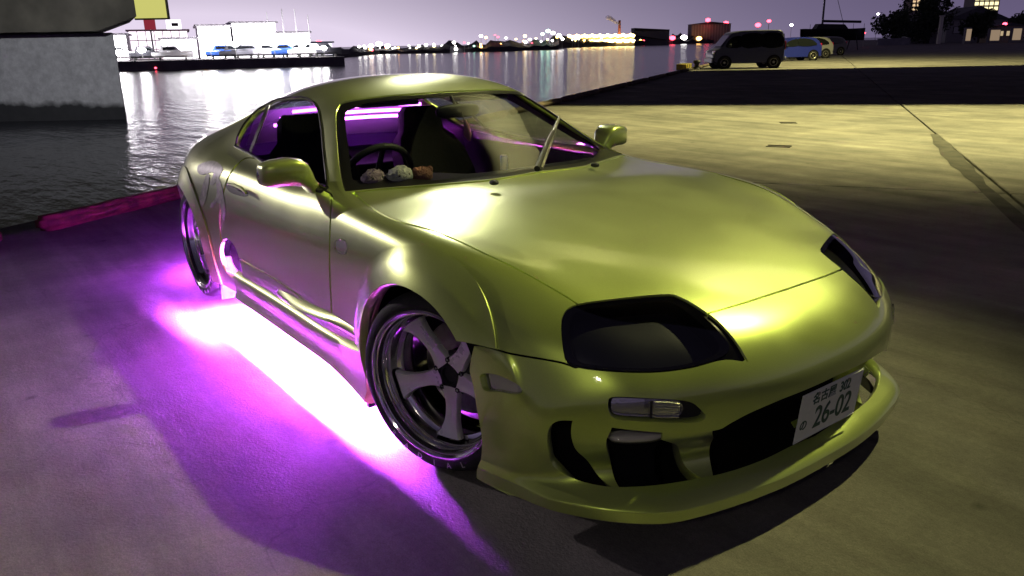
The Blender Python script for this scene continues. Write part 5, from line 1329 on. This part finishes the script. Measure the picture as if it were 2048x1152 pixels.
def shore_f(x):
    xs = [660, 760, 880, 1000, 1118, 1180, 1290, 1360, 1440, 1520]; ys = [118, 108, 105.5, 103, 99, 94, 91, 88, 86, 84.5]
    y = float(np.interp(x, xs, ys)); g = ground((x, y), WZ); return float((g[:2]-CAM[:2]) @ FWD2)+6
FL = [(742, 92, 'white', 2.4), (758, 88, 'white', 2.8), (775, 92, 'white', 2.4), (790, 96, 'white', 1.2), (820, 97, 'white', .8), (838, 92, 'white', 1.4), (852, 90, 'white', 1.5), (868, 92, 'yellow', 1.3), (885, 92, 'white', 1.4), (908, 85, 'white', 1.6), (912, 98, 'white', 1.6), (948, 92, 'green', .8), (962, 72, 'white', 1.6), (972, 75, 'orange', 1.5), (990, 70, 'red', .8), (996, 74, 'red', 1.0), (1012, 76, 'white', 1.2), (1032, 78, 'yellow', .9), (1050, 72, 'yellow', 1.5), (1064, 86, 'red', .8), (1085, 68, 'green', 1.6), (1096, 62, 'green', 2.0), (1106, 66, 'white', 2.0), (1118, 70, 'white', 1.8), (1125, 78, 'white', 1.4), (1330, 80, 'orange', 1.4), (1345, 76, 'red', 2.6), (1368, 75, 'white', 2.8), (1398, 77, 'orange', 2.4), (1416, 40, 'red', 2.2), (1452, 46, 'red', 2.2), (1516, 50, 'red', 2.4), (1583, 50, 'white', 1.4)]
rn_ = random.Random(11)
for k in range(46):
    x = rn_.uniform(690, 1290); FL.append((x, float(np.interp(x, [660, 900, 1118, 1290], [100, 92, 80, 78]))+rn_.uniform(-6, 5), rn_.choice(['white', 'white', 'yellow', 'orange', 'white', 'red']), rn_.uniform(.6, 1.5)))
for x, y, c, r in FL:
    f = shore_f(min(x, 1515)); rr = r*f/700
    lamp_post((x, y), f, rr, M['lamp'+c], {'white': 'white', 'yellow': 'yellow', 'orange': 'orange', 'red': 'red', 'green': 'greenish white'}[c]+' lamp on a post along the far shore', c+' lamps along the far shore', base=WZ)
# bright works with rows of lamps
e = empty('lit_works', tuple(at((1202, 90), 560)*np.array([1, 1, 0])+np.array([0, 0, WZ])), VROT); mp_ = 560/FPX
MB().box((0, 6, 3.4), (128*mp_, 10, 6.8)).build('wall', pbr('works_wall', (.35, .30, .22), .8), e, smooth=False)
for i in range(26):
    for j in range(2):
        MB().ell((-61*mp_+i*4.9*mp_, 0.5, 3.4+3.4*j+(.6 if i % 3 == 0 else 0)), (1.15, .6, 1.0), 8, 5).build('lamp', M['lampyellow'] if (i+j) % 3 else M['lamporange'], e)
MB().tube([(36*mp_, 4, 6), (36*mp_, 4, 17)], [1.1, .8], 12).build('chimney', pbr('chimney_paint', (.4, .12, .1), .7), e)
tag(e, 'long works on the far shore covered in yellow lamps, with a chimney', 'factory')
sm = MB(); rn = random.Random(2)
c0_ = at((1238, 42), 563)
for k in range(9): sm.ell((c0_[0]-RGT2[0]*k*.9, c0_[1]-RGT2[1]*k*.9, c0_[2]-2+k*.55+rn.uniform(-.2, .2)), (1.0+.16*k, 1.0+.16*k, .8+.08*k), 10, 7)
o = sm.build('smoke', pbr('steam', (.8, .76, .8), 1.0, emit=None, alpha=.22)); tag(o, 'pale steam drifting from the chimney of the lit works', 'steam', kind='stuff')
# big ribbed warehouse
f = shore_f(1420); a_, b_ = at((1382, 80), f), at((1460, 80), f); top = at((1420, 48), f)[2]
e = empty('warehouse', ((a_[0]+b_[0])/2, (a_[1]+b_[1])/2, WZ), VROT); wd = np.linalg.norm((b_-a_)[:2]); h = top-WZ
MB().box((0, 8, h/2), (wd, 16, h)).build('wall', pbr('warehouse_wall', (.30, .20, .20), .8, emit=None), e, smooth=False)
for k in range(14): MB().box((-wd/2+wd*(k+.5)/14, -.3, h*.55), (wd/40, .6, h*.85)).build('rib', pbr('warehouse_rib', (.42, .30, .28), .8) if k == 0 else bpy.data.materials['warehouse_rib'], e, smooth=False)
MB().prism([(-wd/2-1, h), (wd/2+1, h), (0, h*1.12)], lambda x, z: (x, -1, z), lambda x, z: (x, 17, z)).build('roof', M['added_girder'], e, smooth=False)
tag(e, 'big ribbed rosy warehouse on the far shore under red lights', 'building')
f = shore_f(1310); a_, b_ = at((1268, 86), f), at((1338, 86), f); top = at((1310, 61), f)[2]
e = empty('loading_shed', ((a_[0]+b_[0])/2, (a_[1]+b_[1])/2, WZ), VROT); wd = np.linalg.norm((b_-a_)[:2]); h = top-WZ
MB().box((0, 8, h/2), (wd, 16, h)).build('wall', pbr('loading_wall', (.10, .10, .12), .8), e, smooth=False)
MB().prism([(-wd/2, h), (wd/2, h), (wd/2, h*1.05), (-wd/2, h*1.2)], lambda x, z: (x, -1, z), lambda x, z: (x, 17, z)).build('roof', M['added_girder'], e, smooth=False)
MB().prism([(-wd*.75, h*.72), (wd*.4, h*.3), (wd*.4, h*.36), (-wd*.75, h*.80)], lambda x, z: (x, -2, z), lambda x, z: (x, -1.2, z)).build('conveyor', M['added_girder'], e, smooth=False)
tag(e, 'dark loading shed with a sloping conveyor between the works and the warehouse', 'building')

# ------------------------------------------------------------------ keepsakes inside the sports car
def plush(px, z, r, mat, label, name, ears=True):
    c = ground(px, z); rn = random.Random(int(px[0])); e = empty(name, (c[0], c[1], z-r*.8))
    mb = MB().ell((0, 0, r*.8), (r*.85, r*1.1, r*.8), 22, 14)
    mb.V = [tuple(np.array(v)*(1+rn.uniform(-.07, .07))) for v in mb.V]
    mb.build('body', mat, e)
    if ears:
        for sy in (-1, 1): MB().ell((r*.45, sy*r*.42, r*.95), (r*.35, r*.24, r*.22), 12, 8).build('patch', M['dash'], e)
    else:
        for sy in (-1, 1): MB().ell((r*.1, sy*r*.8, r*1.3), (r*.3, r*.32, r*.36), 12, 8).build('ear', mat, e)
    tag(e, label, 'soft toy')
fur_w = pbr('pale_plush', (.26, .27, .29), .9, bump=.8, bscale=120, noise=.4, nscale=40); fur_p = pbr('lilac_plush', (.17, .13, .19), .9, bump=.8, bscale=120, noise=.4, nscale=40); fur_b = pbr('brown_plush', (.25, .11, .09), .95, bump=.8, bscale=120)
plush((748, 358), .885, .048, fur_p, 'lilac round soft toy on the dashboard in the windscreen corner', 'soft_toy')
plush((800, 352), .893, .050, fur_w, 'pale round soft toy with dark patches in the middle of the dashboard row', 'soft_toy')
plush((845, 350), .885, .042, fur_b, 'brown soft toy bear at the end of the dashboard row', 'soft_toy', False)
c = on_plane((930, 240), (1, 0, 0), -1.06)
ch = empty('hanging_charm', tuple(c + np.array([0, 0, -.07])))
MB().tube([(0, 0, .05), (-.03, -.005, .13)], .0025, 6).build('cord', M['black'], ch)
MB().tube([(0, 0, .07), (.004, .006, .04), (0, .012, .0), (.003, .02, -.03)], [.006, .016, .020, .006], 10).build('tassel', pbr('pink_silk', (.45, .18, .24), .7), ch)
tag(ch, 'pink tassel charm hanging from the rear view mirror', 'charm')
c = ground((1008, 322), .885)
cn = empty('drink_can', (c[0], c[1], .845)); MB().lathe([(.001, 0), (.016, 0), (.018, .006), (.018, .060), (.015, .067), (.001, .067)], 20, Matrix.Rotation(math.radians(90), 4, 'X')).build('body', pbr('blue_can', (.05, .10, .45), .3, .7), cn)
tag(cn, 'small blue drink can standing on the dashboard', 'can')
